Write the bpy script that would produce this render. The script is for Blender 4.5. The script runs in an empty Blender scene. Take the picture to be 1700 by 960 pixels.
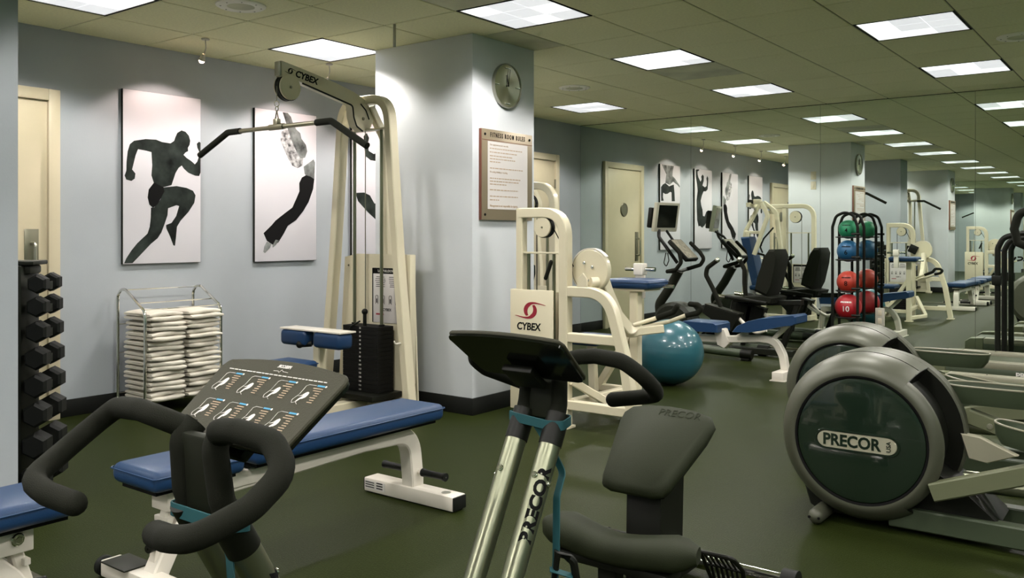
import bpy, bmesh, math, random
from mathutils import Vector, Matrix

random.seed(7)
scene = bpy.context.scene
COL = scene.collection
PI = math.pi

# ------------------------------------------------------------------ camera
F_PX, HORIZON, YAW = 1455.614, 390.0, 0.646782
CAM = Vector((5.934, 0.0, 1.222))
cam_d = bpy.data.cameras.new('camera')
cam_o = bpy.data.objects.new('camera', cam_d)
COL.objects.link(cam_o)
cam_d.sensor_fit = 'HORIZONTAL'
cam_d.sensor_width = 36.0
cam_d.lens = F_PX / 1700 * 36.0
cam_d.shift_y = -(480 - HORIZON) / 1700.0
cam_d.clip_start = 0.05
cam_o.location = CAM
cam_o.rotation_euler = (PI / 2, 0, YAW)
scene.camera = cam_o

# ------------------------------------------------------------------ world / exposure
w = bpy.data.worlds.new('world')
scene.world = w
w.use_nodes = True
w.node_tree.nodes['Background'].inputs[0].default_value = (0.55, 0.75, 0.6, 1)
w.node_tree.nodes['Background'].inputs[1].default_value = 0.0
scene.view_settings.view_transform = 'Standard'
scene.view_settings.look = 'None'
scene.view_settings.gamma = 1.0
scene.view_settings.use_curve_mapping = False
scene.view_settings.exposure = 0.0
TROFFER_W, LENS_E, SPOT_W = 138.0, 1.15, 19.0

CEIL, YM, M0, TILE = 2.588, 9.28, 1.465, 0.6096
XR, YB = 8.525, 2 * M0 - YM
FWD = Vector((-math.sin(YAW), math.cos(YAW), 0))
RGT = Vector((math.cos(YAW), math.sin(YAW), 0))


def ray(u, v):
    return FWD + RGT * ((u - 850) / F_PX) + Vector((0, 0, (HORIZON - v) / F_PX))


def on_z(u, v, z=0.0):
    d = ray(u, v)
    return CAM + d * ((z - CAM.z) / d.z)


def on_x(u, v, x):
    d = ray(u, v)
    return CAM + d * ((x - CAM.x) / d.x)


def on_y(u, v, y):
    d = ray(u, v)
    return CAM + d * ((y - CAM.y) / d.y)


# ------------------------------------------------------------------ materials
MATS = {}


def mat(name, col, rough=0.5, metal=0.0, noise=0.0, nscale=8.0, bump=0.0, bscale=200.0, spec=0.5, coat=0.0, emit=None, estr=0.0):
    m = bpy.data.materials.new(name)
    m.use_nodes = True
    nt = m.node_tree
    b = nt.nodes['Principled BSDF']
    b.inputs['Base Color'].default_value = (*col, 1)
    b.inputs['Roughness'].default_value = rough
    b.inputs['Metallic'].default_value = metal
    b.inputs['Specular IOR Level'].default_value = spec
    b.inputs['Coat Weight'].default_value = coat
    if emit:
        b.inputs['Emission Color'].default_value = (*emit, 1)
        b.inputs['Emission Strength'].default_value = estr
    if noise or bump:
        tc = nt.nodes.new('ShaderNodeTexCoord')
    if noise:
        n = nt.nodes.new('ShaderNodeTexNoise')
        n.inputs['Scale'].default_value = nscale
        n.inputs['Detail'].default_value = 5
        nt.links.new(tc.outputs['Object'], n.inputs['Vector'])
        r = nt.nodes.new('ShaderNodeValToRGB')
        r.color_ramp.elements[0].position = 0.3
        r.color_ramp.elements[1].position = 0.7
        r.color_ramp.elements[0].color = (*[max(0, c * (1 - noise)) for c in col], 1)
        r.color_ramp.elements[1].color = (*[min(1, c * (1 + noise)) for c in col], 1)
        nt.links.new(n.outputs['Fac'], r.inputs['Fac'])
        nt.links.new(r.outputs['Color'], b.inputs['Base Color'])
    if bump:
        n2 = nt.nodes.new('ShaderNodeTexNoise')
        n2.inputs['Scale'].default_value = bscale
        n2.inputs['Detail'].default_value = 3
        nt.links.new(tc.outputs['Object'], n2.inputs['Vector'])
        bp = nt.nodes.new('ShaderNodeBump')
        bp.inputs['Strength'].default_value = bump
        bp.inputs['Distance'].default_value = 0.004
        nt.links.new(n2.outputs['Fac'], bp.inputs['Height'])
        nt.links.new(bp.outputs['Normal'], b.inputs['Normal'])
    MATS[name] = m
    return m


mat('wall', (0.335, 0.365, 0.385), 0.6, noise=0.03, nscale=3, bump=0.08, bscale=90)
mat('bounce_tint_wall', (0.06, 0.14, 0.09), 0.6)  # unseen right wall: dark green made up to cut bounce and tint shade
mat('column_lit_paint', (0.55, 0.575, 0.595), 0.42, noise=0.03, nscale=3, bump=0.08, bscale=70)  # wall paint lightened on the column to stand in for stronger light
mat('ceiling_tile', (0.76, 0.745, 0.47), 0.9, noise=0.06, nscale=60, bump=0.3, bscale=160)
mat('ceiling_grid', (0.16, 0.16, 0.09), 0.7)
mat('speaker_white', (0.86, 0.84, 0.72), 0.5)
mat('vent_tile', (0.52, 0.52, 0.34), 0.6, noise=0.25, nscale=3)
mat('black_rubber', (0.006, 0.0068, 0.0055), 0.55, spec=0.2)
mat('door_cream', (0.5, 0.44, 0.3), 0.45, noise=0.02)
mat('door_frame', (0.52, 0.46, 0.32), 0.45)
mat('brushed', (0.24, 0.23, 0.17), 0.35, metal=0.9)
mat('chrome', (0.72, 0.72, 0.66), 0.12, metal=1.0)
mat('steel_grey', (0.40, 0.40, 0.33), 0.32, metal=0.85)
mat('cream_metal', (0.6, 0.55, 0.4), 0.35, coat=0.3)
mat('white_metal', (0.64, 0.6, 0.52), 0.32, coat=0.3)
mat('blue_vinyl', (0.0085, 0.034, 0.092), 0.42, bump=0.15, bscale=300, spec=0.32)
mat('black_plastic', (0.005, 0.0056, 0.0035), 0.45, spec=0.2)
mat('black_gloss', (0.006, 0.007, 0.005), 0.12, spec=0.25)
mat('black_foam', (0.006, 0.0068, 0.0032), 0.85, bump=0.25, bscale=500, spec=0.2)
mat('dark_pad', (0.0115, 0.015, 0.005), 0.7, bump=0.2, bscale=400, spec=0.2)
mat('charcoal', (0.009, 0.0105, 0.0055), 0.5, spec=0.25)
mat('silver_tube', (0.24, 0.25, 0.175), 0.30, metal=0.9)
mat('shell_grey', (0.065, 0.068, 0.046), 0.42, metal=0.2)
mat('shell_panel', (0.008, 0.016, 0.0095), 0.14, coat=0.6)
mat('tread_grey', (0.105, 0.115, 0.062), 0.5)
mat('tread_rail', (0.19, 0.185, 0.13), 0.42)
mat('tread_belt', (0.04, 0.05, 0.022), 0.6, bump=0.2, bscale=200)
mat('tread_side', (0.036, 0.05, 0.026), 0.45)
mat('badge', (0.50, 0.48, 0.36), 0.3, metal=0.5)
mat('teal_strap', (0.004, 0.06, 0.07), 0.7)
mat('print_white', (0.62, 0.6, 0.56), 0.6)
mat('print_blue', (0.05, 0.28, 0.48), 0.6)
mat('print_red', (0.28, 0.012, 0.03), 0.45)
mat('print_black', (0.005, 0.005, 0.005), 0.6, spec=0.08)
mat('print_tan', (0.40, 0.30, 0.20), 0.6)
mat('board_face', (0.034, 0.033, 0.019), 0.62, bump=0.3, bscale=350, spec=0.25)
mat('canvas', (0.56, 0.55, 0.58), 0.55, noise=0.015, nscale=2)
mat('figure_skin', (0.016, 0.021, 0.018), 0.6, noise=0.9, nscale=7, spec=0.1)
mat('figure_pale', (0.13, 0.14, 0.135), 0.6, noise=0.75, nscale=11, spec=0.1)
mat('figure_hair', (0.26, 0.26, 0.26), 0.6, noise=1.0, nscale=26, spec=0.1)
mat('towel', (0.62, 0.585, 0.5), 0.95, noise=0.04, nscale=30, bump=0.6, bscale=260)
mat('ball_blue', (0.016, 0.088, 0.112), 0.3, coat=0.4)
mat('med_green', (0.014, 0.2, 0.09), 0.45, bump=0.2, bscale=250)
mat('med_blue', (0.008, 0.08, 0.18), 0.45, bump=0.2, bscale=250)
mat('med_orange', (0.38, 0.032, 0.016), 0.45, bump=0.2, bscale=250)
mat('med_red', (0.32, 0.008, 0.014), 0.42, bump=0.2, bscale=250)
mat('plaque_frame', (0.30, 0.245, 0.165), 0.4, metal=0.4)
mat('plaque_wood', (0.16, 0.05, 0.03), 0.5)
mat('plaque_paper', (0.6, 0.57, 0.55), 0.5)
mat('switch_plate', (0.62, 0.56, 0.42), 0.4)
mat('fixture_white', (0.5, 0.48, 0.4), 0.5)
mat('louver', (0.7, 0.7, 0.7), 0.5, emit=(1, 1, 1), estr=0.35)
mat('lens', (0.8, 0.8, 0.85), 0.5, emit=(0.96, 1.0, 0.98), estr=LENS_E)
mat('lens_dim', (0.8, 0.8, 0.85), 0.5, emit=(0.95, 0.97, 1.0), estr=LENS_E * 0.62)
mat('bulb', (1, 0.9, 0.8), 0.4, emit=(1.0, 0.62, 0.42), estr=45)
mat('screen', (0.004, 0.004, 0.004), 0.08)
mat('screen_bezel', (0.36, 0.35, 0.27), 0.4)
mat('console_face', (0.22, 0.20, 0.15), 0.45, noise=0.5, nscale=25)
mat('weight_black', (0.005, 0.005, 0.0045), 0.6, spec=0.2)


def clock_mat():
    m = mat('clock_face', (0.50, 0.50, 0.38), 0.25, metal=0.95)
    b = m.node_tree.nodes['Principled BSDF']
    b.inputs['Anisotropic'].default_value = 0.85
    t = m.node_tree.nodes.new('ShaderNodeTangent')
    t.direction_type = 'RADIAL'
    t.axis = 'X'
    m.node_tree.links.new(t.outputs[0], b.inputs['Tangent'])


clock_mat()


def mirror_mat():
    m = mat('mirror', (0.83, 0.9, 0.83), 0.0, metal=1.0)


mirror_mat()


def floor_mat():
    m = mat('floor', (0.022, 0.03, 0.019), 0.40, bump=0.4, bscale=170, spec=0.05)
    nt = m.node_tree
    b = nt.nodes['Principled BSDF']
    tc = nt.nodes.new('ShaderNodeTexCoord')
    n = nt.nodes.new('ShaderNodeTexNoise')
    n.inputs['Scale'].default_value = 1.1
    n.inputs['Detail'].default_value = 4
    v = nt.nodes.new('ShaderNodeTexNoise')
    v.inputs['Scale'].default_value = 140
    v.inputs['Detail'].default_value = 2
    r = nt.nodes.new('ShaderNodeValToRGB')
    r.color_ramp.elements[0].color = (0.0120, 0.0172, 0.0034, 1)
    r.color_ramp.elements[1].color = (0.0200, 0.0265, 0.0062, 1)
    s = nt.nodes.new('ShaderNodeValToRGB')
    s.color_ramp.elements[0].position = 0.60
    s.color_ramp.elements[1].position = 0.72
    s.color_ramp.elements[0].color = (0, 0, 0, 1)
    s.color_ramp.elements[1].color = (0.022, 0.027, 0.013, 1)
    mx = nt.nodes.new('ShaderNodeMixRGB')
    mx.blend_type = 'ADD'
    mx.inputs[0].default_value = 1
    for q in (n, v):
        nt.links.new(tc.outputs['Object'], q.inputs['Vector'])
    nt.links.new(n.outputs['Fac'], r.inputs['Fac'])
    nt.links.new(v.outputs['Fac'], s.inputs['Fac'])
    nt.links.new(r.outputs['Color'], mx.inputs[1])
    nt.links.new(s.outputs['Color'], mx.inputs[2])
    nt.links.new(mx.outputs[0], b.inputs['Base Color'])


floor_mat()

# ------------------------------------------------------------------ mesh builder


def V3(p):
    return Vector(p)


def fillet(path, rad, seg=6):
    if not rad or len(path) < 3:
        return [V3(p) for p in path]
    P = [V3(p) for p in path]
    out = [P[0]]
    for i in range(1, len(P) - 1):
        a, b, c = P[i - 1], P[i], P[i + 1]
        d1, d2 = (a - b), (c - b)
        l1, l2 = d1.length, d2.length
        d1.normalize()
        d2.normalize()
        ang = d1.angle(d2)
        if ang > PI - 0.03:
            out.append(b)
            continue
        t = min(rad / math.tan(ang / 2), l1 * 0.49, l2 * 0.49)
        p0, p2 = b + d1 * t, b + d2 * t
        for k in range(seg + 1):
            s = k / seg
            out.append(p0 * (1 - s) ** 2 + b * (2 * s * (1 - s)) + p2 * s * s)
    out.append(P[-1])
    return out


class MB:
    def __init__(self):
        self.v, self.f = [], []

    def add(self, vs, fs):
        o = len(self.v)
        self.v += [tuple(p) for p in vs]
        self.f += [tuple(i + o for i in f) for f in fs]
        return self

    def box(self, c, s, rot=None, bev=0.0, seg=2):
        bm = bmesh.new()
        bmesh.ops.create_cube(bm, size=1.0)
        for v in bm.verts:
            v.co = Vector((v.co.x * s[0], v.co.y * s[1], v.co.z * s[2]))
        if bev:
            bmesh.ops.bevel(bm, geom=bm.edges[:], offset=min(bev, min(s) * 0.49), segments=seg, affect='EDGES', profile=0.5)
        M = Matrix.Translation(V3(c)) @ (rot.to_4x4() if rot else Matrix.Identity(4))
        bm.verts.index_update()
        self.add([M @ v.co for v in bm.verts], [[v.index for v in f.verts] for f in bm.faces])
        bm.free()
        return self

    def box2(self, a, b, bev=0.0, seg=2):
        c = [(x + y) / 2 for x, y in zip(a, b)]
        return self.box(c, [abs(y - x) for x, y in zip(a, b)], None, bev, seg)

    def sweep(self, path, prof, side=None, closed=False, scale=None, caps=True):
        """prof: list of (a,b) in the (n1,n2) frame. side fixes n1."""
        P = [V3(p) for p in path]
        n = len(P)
        rings = []
        n1 = None
        for i in range(n):
            if closed:
                t = P[(i + 1) % n] - P[i - 1]
            else:
                t = P[min(i + 1, n - 1)] - P[max(i - 1, 0)]
            t.normalize()
            if side is not None:
                n1 = V3(side)
                n1 = (n1 - t * n1.dot(t)).normalized()
            elif n1 is None:
                h = Vector((0, 0, 1)) if abs(t.z) < 0.9 else Vector((1, 0, 0))
                n1 = (h - t * h.dot(t)).normalized()
            else:
                n1 = (n1 - t * n1.dot(t)).normalized()
            n2 = t.cross(n1)
            k = scale(i / max(1, n - 1)) if scale else 1.0
            rings.append([P[i] + n1 * (a * k) + n2 * (b * k) for a, b in prof])
        m = len(prof)
        vs = [p for r in rings for p in r]
        fs = []
        for i in range(n if closed else n - 1):
            j = (i + 1) % n
            for k in range(m):
                l = (k + 1) % m
                fs.append((i * m + k, i * m + l, j * m + l, j * m + k))
        if not closed and caps:
            fs.append(tuple(range(m - 1, -1, -1)))
            fs.append(tuple((n - 1) * m + k for k in range(m)))
        return self.add(vs, fs)

    def tube(self, path, r, fil=0.0, n=10, closed=False, scale=None, seg=6):
        prof = [(r * math.cos(2 * PI * k / n), r * math.sin(2 * PI * k / n)) for k in range(n)]
        return self.sweep(fillet(path, fil, seg), prof, closed=closed, scale=scale)

    def rtube(self, path, wd, ht, side, fil=0.0, seg=6, bev=0.006, scale=None):
        """rectangular section: wd along side, ht across."""
        a, b, c = wd / 2, ht / 2, min(bev, wd * 0.3, ht * 0.3)
        prof = [(a, b - c), (a - c, b), (-a + c, b), (-a, b - c), (-a, -b + c), (-a + c, -b), (a - c, -b), (a, -b + c)]
        return self.sweep(fillet(path, fil, seg), prof, side=side, scale=scale)

    def cyl(self, a, b, r, r2=None, n=16):
        r2 = r if r2 is None else r2
        return self.tube([a, b], 1.0, n=n, scale=lambda s: r * (1 - s) + r2 * s)

    def capsule(self, a, b, r, n=12):
        a, b = V3(a), V3(b)
        d = (b - a).normalized()
        pts, sc = [], []
        for k in range(5):
            t = k / 4 * PI / 2
            pts.append(a - d * (r * math.cos(t)))
            sc.append(max(0.02, math.sin(t)))
        for k in range(5):
            t = k / 4 * PI / 2
            pts.append(b + d * (r * math.sin(t)))
            sc.append(max(0.02, math.cos(t)))
        N = len(pts)
        return self.tube(pts, r, n=n, scale=lambda s: sc[int(round(s * (N - 1)))])

    def prism(self, poly, o, u, v, depth, bev=0.0):
        """poly (a,b) -> o + u*a + v*b, extruded by depth along u x v (centred)."""
        o, u, v = V3(o), V3(u), V3(v)
        nn = u.cross(v).normalized()
        m = len(poly)
        if bev:
            cx = sum(p[0] for p in poly) / m
            cy = sum(p[1] for p in poly) / m
            R = max(math.hypot(p[0] - cx, p[1] - cy) for p in poly)
            k = 1 - bev / R
            sm = [(cx + (p[0] - cx) * k, cy + (p[1] - cy) * k) for p in poly]
            lv = [(sm, -depth / 2), (poly, -depth / 2 + bev), (poly, depth / 2 - bev), (sm, depth / 2)]
        else:
            lv = [(poly, -depth / 2), (poly, depth / 2)]
        vs = [o + u * a + v * b + nn * h for pl, h in lv for a, b in pl]
        fs = [tuple(range(m - 1, -1, -1)), tuple((len(lv) - 1) * m + k for k in range(m))]
        for i in range(len(lv) - 1):
            for k in range(m):
                l = (k + 1) % m
                fs.append((i * m + k, i * m + l, (i + 1) * m + l, (i + 1) * m + k))
        return self.add(vs, fs)

    def lathe(self, prof, o, axis, n=32, a0=0.0, a1=2 * PI, ref=None):
        """prof: (radius, height along axis)."""
        o, ax = V3(o), V3(axis).normalized()
        h = V3(ref) if ref else (Vector((0, 0, 1)) if abs(ax.z) < 0.9 else Vector((1, 0, 0)))
        e1 = (h - ax * h.dot(ax)).normalized()
        e2 = ax.cross(e1)
        full = abs(a1 - a0 - 2 * PI) < 1e-6
        cnt = n if full else n + 1
        m = len(prof)
        vs = []
        for i in range(cnt):
            t = a0 + (a1 - a0) * i / n
            d = e1 * math.cos(t) + e2 * math.sin(t)
            vs += [o + d * r + ax * z for r, z in prof]
        fs = []
        for i in range(n):
            j = (i + 1) % cnt
            for k in range(m - 1):
                fs.append((i * m + k, j * m + k, j * m + k + 1, i * m + k + 1))
        return self.add(vs, fs)

    def disc(self, o, axis, r, th, n=32, bev=0.004):
        return self.lathe([(0.0001, -th / 2), (r - bev, -th / 2), (r, -th / 2 + bev), (r, th / 2 - bev), (r - bev, th / 2), (0.0001, th / 2)], o, axis, n)

    def ring(self, o, axis, r, rt, n=32, m=8):
        return self.lathe([(r + rt * math.cos(2 * PI * k / m), rt * math.sin(2 * PI * k / m)) for k in range(m + 1)], o, axis, n)

    def sphere(self, c, r, n=32, m=16, sq=1.0):
        return self.lathe([(max(1e-4, r * math.sin(PI * k / m)), -r * sq * math.cos(PI * k / m)) for k in range(m + 1)], c, (0, 0, 1), n)

    def mesh(self, name, mats, off=Vector((0, 0, 0)), ang=0.6):
        me = bpy.data.meshes.new(name)
        me.from_pydata([(x - off.x, y - off.y, z - off.z) for x, y, z in self.v], [], self.f)
        if not isinstance(mats, (list, tuple)):
            mats = [mats]
        for m in mats:
            me.materials.append(MATS[m])
        bm = bmesh.new()
        bm.from_mesh(me)
        bmesh.ops.recalc_face_normals(bm, faces=bm.faces[:])
        bm.to_mesh(me)
        bm.free()
        me.shade_smooth()
        me.set_sharp_from_angle(angle=ang)
        return me


def tag(o, label=None, cat=None, group=None, kind=None):
    if label:
        o['label'] = label
    if cat:
        o['category'] = cat
    if group:
        o['group'] = group
    if kind:
        o['kind'] = kind
    return o


def thing(name, loc, label, cat, group=None):
    o = bpy.data.objects.new(name, None)
    o.empty_display_size = 0.1
    o.location = loc
    COL.objects.link(o)
    return tag(o, label, cat, group)


def world_loc(o):
    p = Vector((0, 0, 0))
    while o:
        p += o.location
        o = o.parent
    return p


def part(name, mb, m, parent=None, label=None, ang=0.6):
    """meshes are built in world space and stored relative to their parent"""
    off = world_loc(parent) if parent else Vector((0, 0, 0))
    o = bpy.data.objects.new(name, mb.mesh(name, m, off, ang))
    COL.objects.link(o)
    o.parent = parent
    if label:
        o['label'] = label
    return o


def solo(name, mb, m, base, label, cat, group=None, ang=0.6):
    o = bpy.data.objects.new(name, mb.mesh(name, m, V3(base), ang))
    o.location = base
    COL.objects.link(o)
    return tag(o, label, cat, group)


def struct(name, mb, m, parent=None):
    o = part(name, mb, m, parent)
    if parent is None:
        o['kind'] = 'structure'
    return o


def copy_tree(o, parent=None):
    c = o.copy()
    COL.objects.link(c)
    c.parent = parent
    for ch in list(o.children):
        copy_tree(ch, c)
    return c


def mirror_copy(root, label=None, group=None):
    c = copy_tree(root)
    c.location = (root.location.x, 2 * M0 - root.location.y, root.location.z)
    c.scale = (1, -1, 1)
    if label:
        c['label'] = label
    return c


def text_mb(s, size, o, u, v, depth=0.0012, align='CENTER', bold=0.0, xs=1.0, shear=0.0, space=1.0):
    """lettering as mesh: baseline-centre at o, reading along u, up along v"""
    cu = bpy.data.curves.new('t', 'FONT')
    cu.body = s
    cu.size = size
    cu.align_x = align
    cu.align_y = 'CENTER'
    cu.extrude = depth
    cu.offset = bold
    cu.shear = shear
    cu.space_character = space
    cu.resolution_u = 3
    ob = bpy.data.objects.new('t', cu)
    COL.objects.link(ob)
    bpy.context.view_layer.update()
    me = bpy.data.meshes.new_from_object(ob)
    o, u, v = V3(o), V3(u), V3(v)
    n = u.cross(v)
    mb = MB()
    mb.add([o + u * (p.co.x * xs) + v * p.co.y + n * p.co.z for p in me.vertices], [tuple(f.vertices) for f in me.polygons])
    bpy.data.objects.remove(ob)
    bpy.data.meshes.remove(me)
    bpy.data.curves.remove(cu)
    return mb


X, Y, Z = Vector((1, 0, 0)), Vector((0, 1, 0)), Vector((0, 0, 1))
RX = lambda a: Matrix.Rotation(a, 3, 'X')
RY = lambda a: Matrix.Rotation(a, 3, 'Y')
RZ = lambda a: Matrix.Rotation(a, 3, 'Z')
# ------------------------------------------------------------------ room shell
struct('floor', MB().box2((-0.1, YB - 0.1, -0.1), (XR + 0.1, YM + 0.1, 0.0)), 'floor')
wl = struct('wall_left', MB().box2((-0.12, YB, 0), (0, YM, CEIL + 0.3)), 'wall')
struct('wall_right', MB().box2((XR, YB, 0), (XR + 0.12, YM, CEIL + 0.3)), 'bounce_tint_wall')
struct('baseboard_left', MB().box2((0, 2.85, 0), (0.012, 7.69, 0.115), 0.003).box2((0, 8.76, 0), (0.012, YM, 0.115), 0.003).box2((0, -4.8, 0), (0.012, 0.1, 0.115), 0.003), 'black_rubber')
# partition stub that the dumbbell tower stands against
struct('wall_partition', MB().box2((0, 2 * M0 - 1.716, 0), (1.996, 1.716, CEIL)), 'wall')
struct('baseboard_partition', MB().box2((0, 1.716, 0), (2.004, 1.728, 0.115), 0.003).box2((1.996, 2 * M0 - 1.716, 0), (2.008, 1.728, 0.115), 0.003), 'black_rubber')


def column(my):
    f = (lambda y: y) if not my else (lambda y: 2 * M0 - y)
    c = struct('wall_column', MB().box2((1.215, f(4.570), 0), (2.148, f(5.285), CEIL), 0.004), 'column_lit_paint')
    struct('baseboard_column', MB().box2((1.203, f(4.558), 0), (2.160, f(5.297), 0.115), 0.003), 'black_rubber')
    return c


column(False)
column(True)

# mirror walls: backing with separate glass panels
SEAMS = [0.0, 1.503, 2.976, 4.430, 5.90, 7.35, XR]


def mirror_wall(name, y, s):
    wb = struct(name, MB().box2((-0.1, y + s * 0.006, 0), (XR + 0.1, y + s * 0.12, CEIL + 0.3)), 'print_black')
    for a, b in zip(SEAMS[:-1], SEAMS[1:]):
        struct('mirror_panel', MB().box2((a + 0.0012, y, 0.012), (b - 0.0012, y + s * 0.005, CEIL - 0.004)), 'mirror', wb)
    return wb


mirror_wall('wall_far', YM, 1)
mirror_wall('wall_back', YB, -1)
struct('trim_1', MB().box2((1.996, M0 - 0.012, 0), (XR, M0 + 0.012, 0.012), 0.002), 'brushed')
struct('trim_2', MB().box2((0, YM - 0.012, 0), (XR, YM, 0.012), 0.002), 'brushed')

# ceiling: slab, grid, individual lay-in tiles
ceil = struct('ceiling', MB().box2((-0.1, YB, CEIL + 0.15), (XR + 0.1, YM, CEIL + 0.3)), 'ceiling_grid')
XL = [0.0] + [0.6 + i * TILE for i in range(14)]
Y0 = 5.895
YLp = sorted([Y0 + k * TILE for k in range(-7, 6)])
YL = [YB] + sorted([2 * M0 - y for y in YLp]) + YLp + [YM]
YL = [y for y in YL if YB <= y <= YM]
# lines either side of the mid strip
grid = MB()
for x in XL[1:]:
    grid.box2((x - 0.011, YB, CEIL + 0.005), (x + 0.011, YM, CEIL + 0.03))
for y in YL[1:-1]:
    grid.box2((0, y - 0.011, CEIL + 0.005), (XR, y + 0.011, CEIL + 0.03))
part('grid', grid, 'ceiling_grid', ceil)
LIGHTS = {(i, k) for i in (1, 4, 7, 10, 13) for k in (-6, -3, 0, 3)}
VENTS = {(4, 1), (3, -2), (4, -4)}
tile_me = {}
stuff = MB()
light_cells = []
for a, b in zip(YL[:-1], YL[1:]):
    if b - a < 0.02:
        continue
    k = round((a - Y0) / TILE)
    km = round((2 * M0 - b - Y0) / TILE)
    for i, (x0, x1) in enumerate(zip(XL[:-1], XL[1:])):
        real = abs(a - (Y0 + k * TILE)) < 0.02
        mirr = abs((2 * M0 - b) - (Y0 + km * TILE)) < 0.02 and a < M0
        key = (i, k) if (real and a > M0) else ((i, km) if mirr else None)
        if key in LIGHTS:
            light_cells.append((x0, x1, a, b, a > M0))
            continue
        vent = key in VENTS
        g = 0.005
        if a > M0 - 0.4:
            sz = (round(x1 - x0, 3), round(b - a, 3), vent)
            if sz not in tile_me:
                tile_me[sz] = MB().box2((-(x1 - x0) / 2 + g, -(b - a) / 2 + g, 0), ((x1 - x0) / 2 - g, (b - a) / 2 - g, 0.015), 0.003, 1).mesh('ceiling_tile', 'vent_tile' if vent else 'ceiling_tile')
            o = bpy.data.objects.new('vent_panel' if vent else 'ceiling_tile', tile_me[sz])
            o.location = ((x0 + x1) / 2, (a + b) / 2, CEIL)
            COL.objects.link(o)
            o.parent = ceil
        else:
            stuff.box2((x0 + g, a + g, CEIL), (x1 - g, b - g, CEIL + 0.015))
so = part('ceiling_tile_field', stuff, 'ceiling_tile', ceil)
so['kind'] = 'stuff'

# ------------------------------------------------------------------ ceiling lights
proto = {}
DL = 0.0


LIGHT_LABELS = {(1, -6): 'square ceiling light above the door beside the dumbbell tower', (1, -3): 'square ceiling light above the arm of the lat pulldown tower',
                (4, -3): 'square ceiling light next to the top corner of the column', (4, 0): 'square ceiling light with a vent panel beside it, above the arm curl machine',
                (1, 3): 'square ceiling light between round speaker and wall with the far doorway', (4, 3): 'square ceiling light above the incline bench near the mirror',
                (7, 0): 'square ceiling light above the elliptical trainers', (7, 3): 'square ceiling light above the treadmills, closest to the mirror wall'}


def troffer(x0, x1, y0, y1, near):
    cx, cy = (x0 + x1) / 2, (y0 + y1) / 2
    hx, hy = (x1 - x0) / 2 - 0.004, (y1 - y0) / 2 - 0.004
    lab = LIGHT_LABELS.get((round((x0 - 0.6) / TILE) + 1, round((y0 - Y0) / TILE))) if near else None
    t = thing('ceiling_light', (cx, cy, CEIL), lab or 'square recessed fluorescent ceiling light with nine bright lens cells', 'ceiling light', 'fluorescent ceiling lights')
    if not proto:
        L = MB()
        for s in (-1, 1):
            L.box2((s * hx, -hy, 0.0), (s * (hx - 0.010), hy, 0.10))
            L.box2((-hx, s * hy, 0.0), (hx, s * (hy - 0.010), 0.10))
        proto['frame'] = L.mesh('frame', 'print_black')
        proto['inner'] = MB().box2((-hx, -hy, 0.10), (hx, hy, 0.11)).mesh('housing', 'fixture_white')
        a = hx - 0.014
        B = MB().box2((-a, -a, 0.007), (a, a, 0.012))
        proto['louver'] = B.mesh('louver', 'louver')
        proto['trim'] = MB().rtube([(-a, -a, 0.006), (a, -a, 0.006), (a, a, 0.006), (-a, a, 0.006), (-a, -a, 0.006)], 0.010, 0.006, Z).mesh('trim', 'fixture_white')
        c = a / 3 - 0.0015
        proto['cell'] = MB().box2((-c, -c, 0.003), (c, c, 0.008)).mesh('lens_cell', 'lens')
        proto['cell2'] = MB().box2((-c, -c, 0.003), (c, c, 0.008)).mesh('lens_cell', 'lens_dim')
        proto['a'] = a

    def ch(n, me, loc=(0, 0, 0)):
        o = bpy.data.objects.new(n, me)
        COL.objects.link(o)
        o.parent = t
        o.location = loc
        return o
    ch('frame', proto['frame'])
    ch('housing', proto['inner'])
    ch('louver', proto['louver'])
    ch('trim', proto['trim'])
    a = proto['a']
    for i in (-1, 0, 1):
        for j in (-1, 0, 1):
            ch('lens_cell', proto['cell2'] if random.random() < 0.35 else proto['cell'], (i * a * 2 / 3, j * a * 2 / 3, 0))
    ld = bpy.data.lights.new('troffer_lamp', 'SPOT')      # louvre cut-off at about 70 degrees
    ld.energy = TROFFER_W
    ld.color = (1.0, 0.955, 0.91)
    ld.spot_size = math.radians(144)
    ld.spot_blend = 0.22
    ld.shadow_soft_size = 0.17
    lo = bpy.data.objects.new('troffer_lamp', ld)
    COL.objects.link(lo)
    lo.parent = t
    lo.location = (0, 0, -0.02)


for c in light_cells:
    troffer(*c)

# ------------------------------------------------------------------ ceiling speakers
for n, (x, y) in enumerate(((1.505, 3.19), (1.50, 6.83), (5.09, 6.91))):
    r = 0.145
    t = thing('ceiling_speaker', (x, y, CEIL), ('round white ceiling speaker beside the light above the towel rack', 'round white ceiling speaker above the arm curl machine and doorway', 'round ceiling speaker over the ellipticals')[n], 'speaker', 'ceiling speakers')
    part('rim', MB().lathe([(r * 0.55, -0.010), (r * 0.6, -0.012), (r * 0.93, -0.012), (r, -0.006), (r, 0)], (x, y, CEIL), Z, 40), 'speaker_white', t)
    part('grille', MB().disc((x, y, CEIL - 0.006), Z, r * 0.58, 0.008, 32), 'vent_tile', t)
    for q in range(8):
        a = q * PI / 4 + 0.2
        part('screw', MB().disc((x + r * 0.8 * math.cos(a), y + r * 0.8 * math.sin(a), CEIL - 0.0125), Z, 0.005, 0.003, 8, 0.0005), 'brushed', t)

# added rod standing in for the visible bit of a mirror panel seam
solo('mirror_seam_rod', MB().box2((1.894, 4.070, CEIL - 0.150), (1.910, 4.082, CEIL), 0.002), 'steel_grey', (1.902, 4.076, CEIL), 'short dark rod standing in for a mirror seam, below the ceiling beside the column', 'rod')

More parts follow.
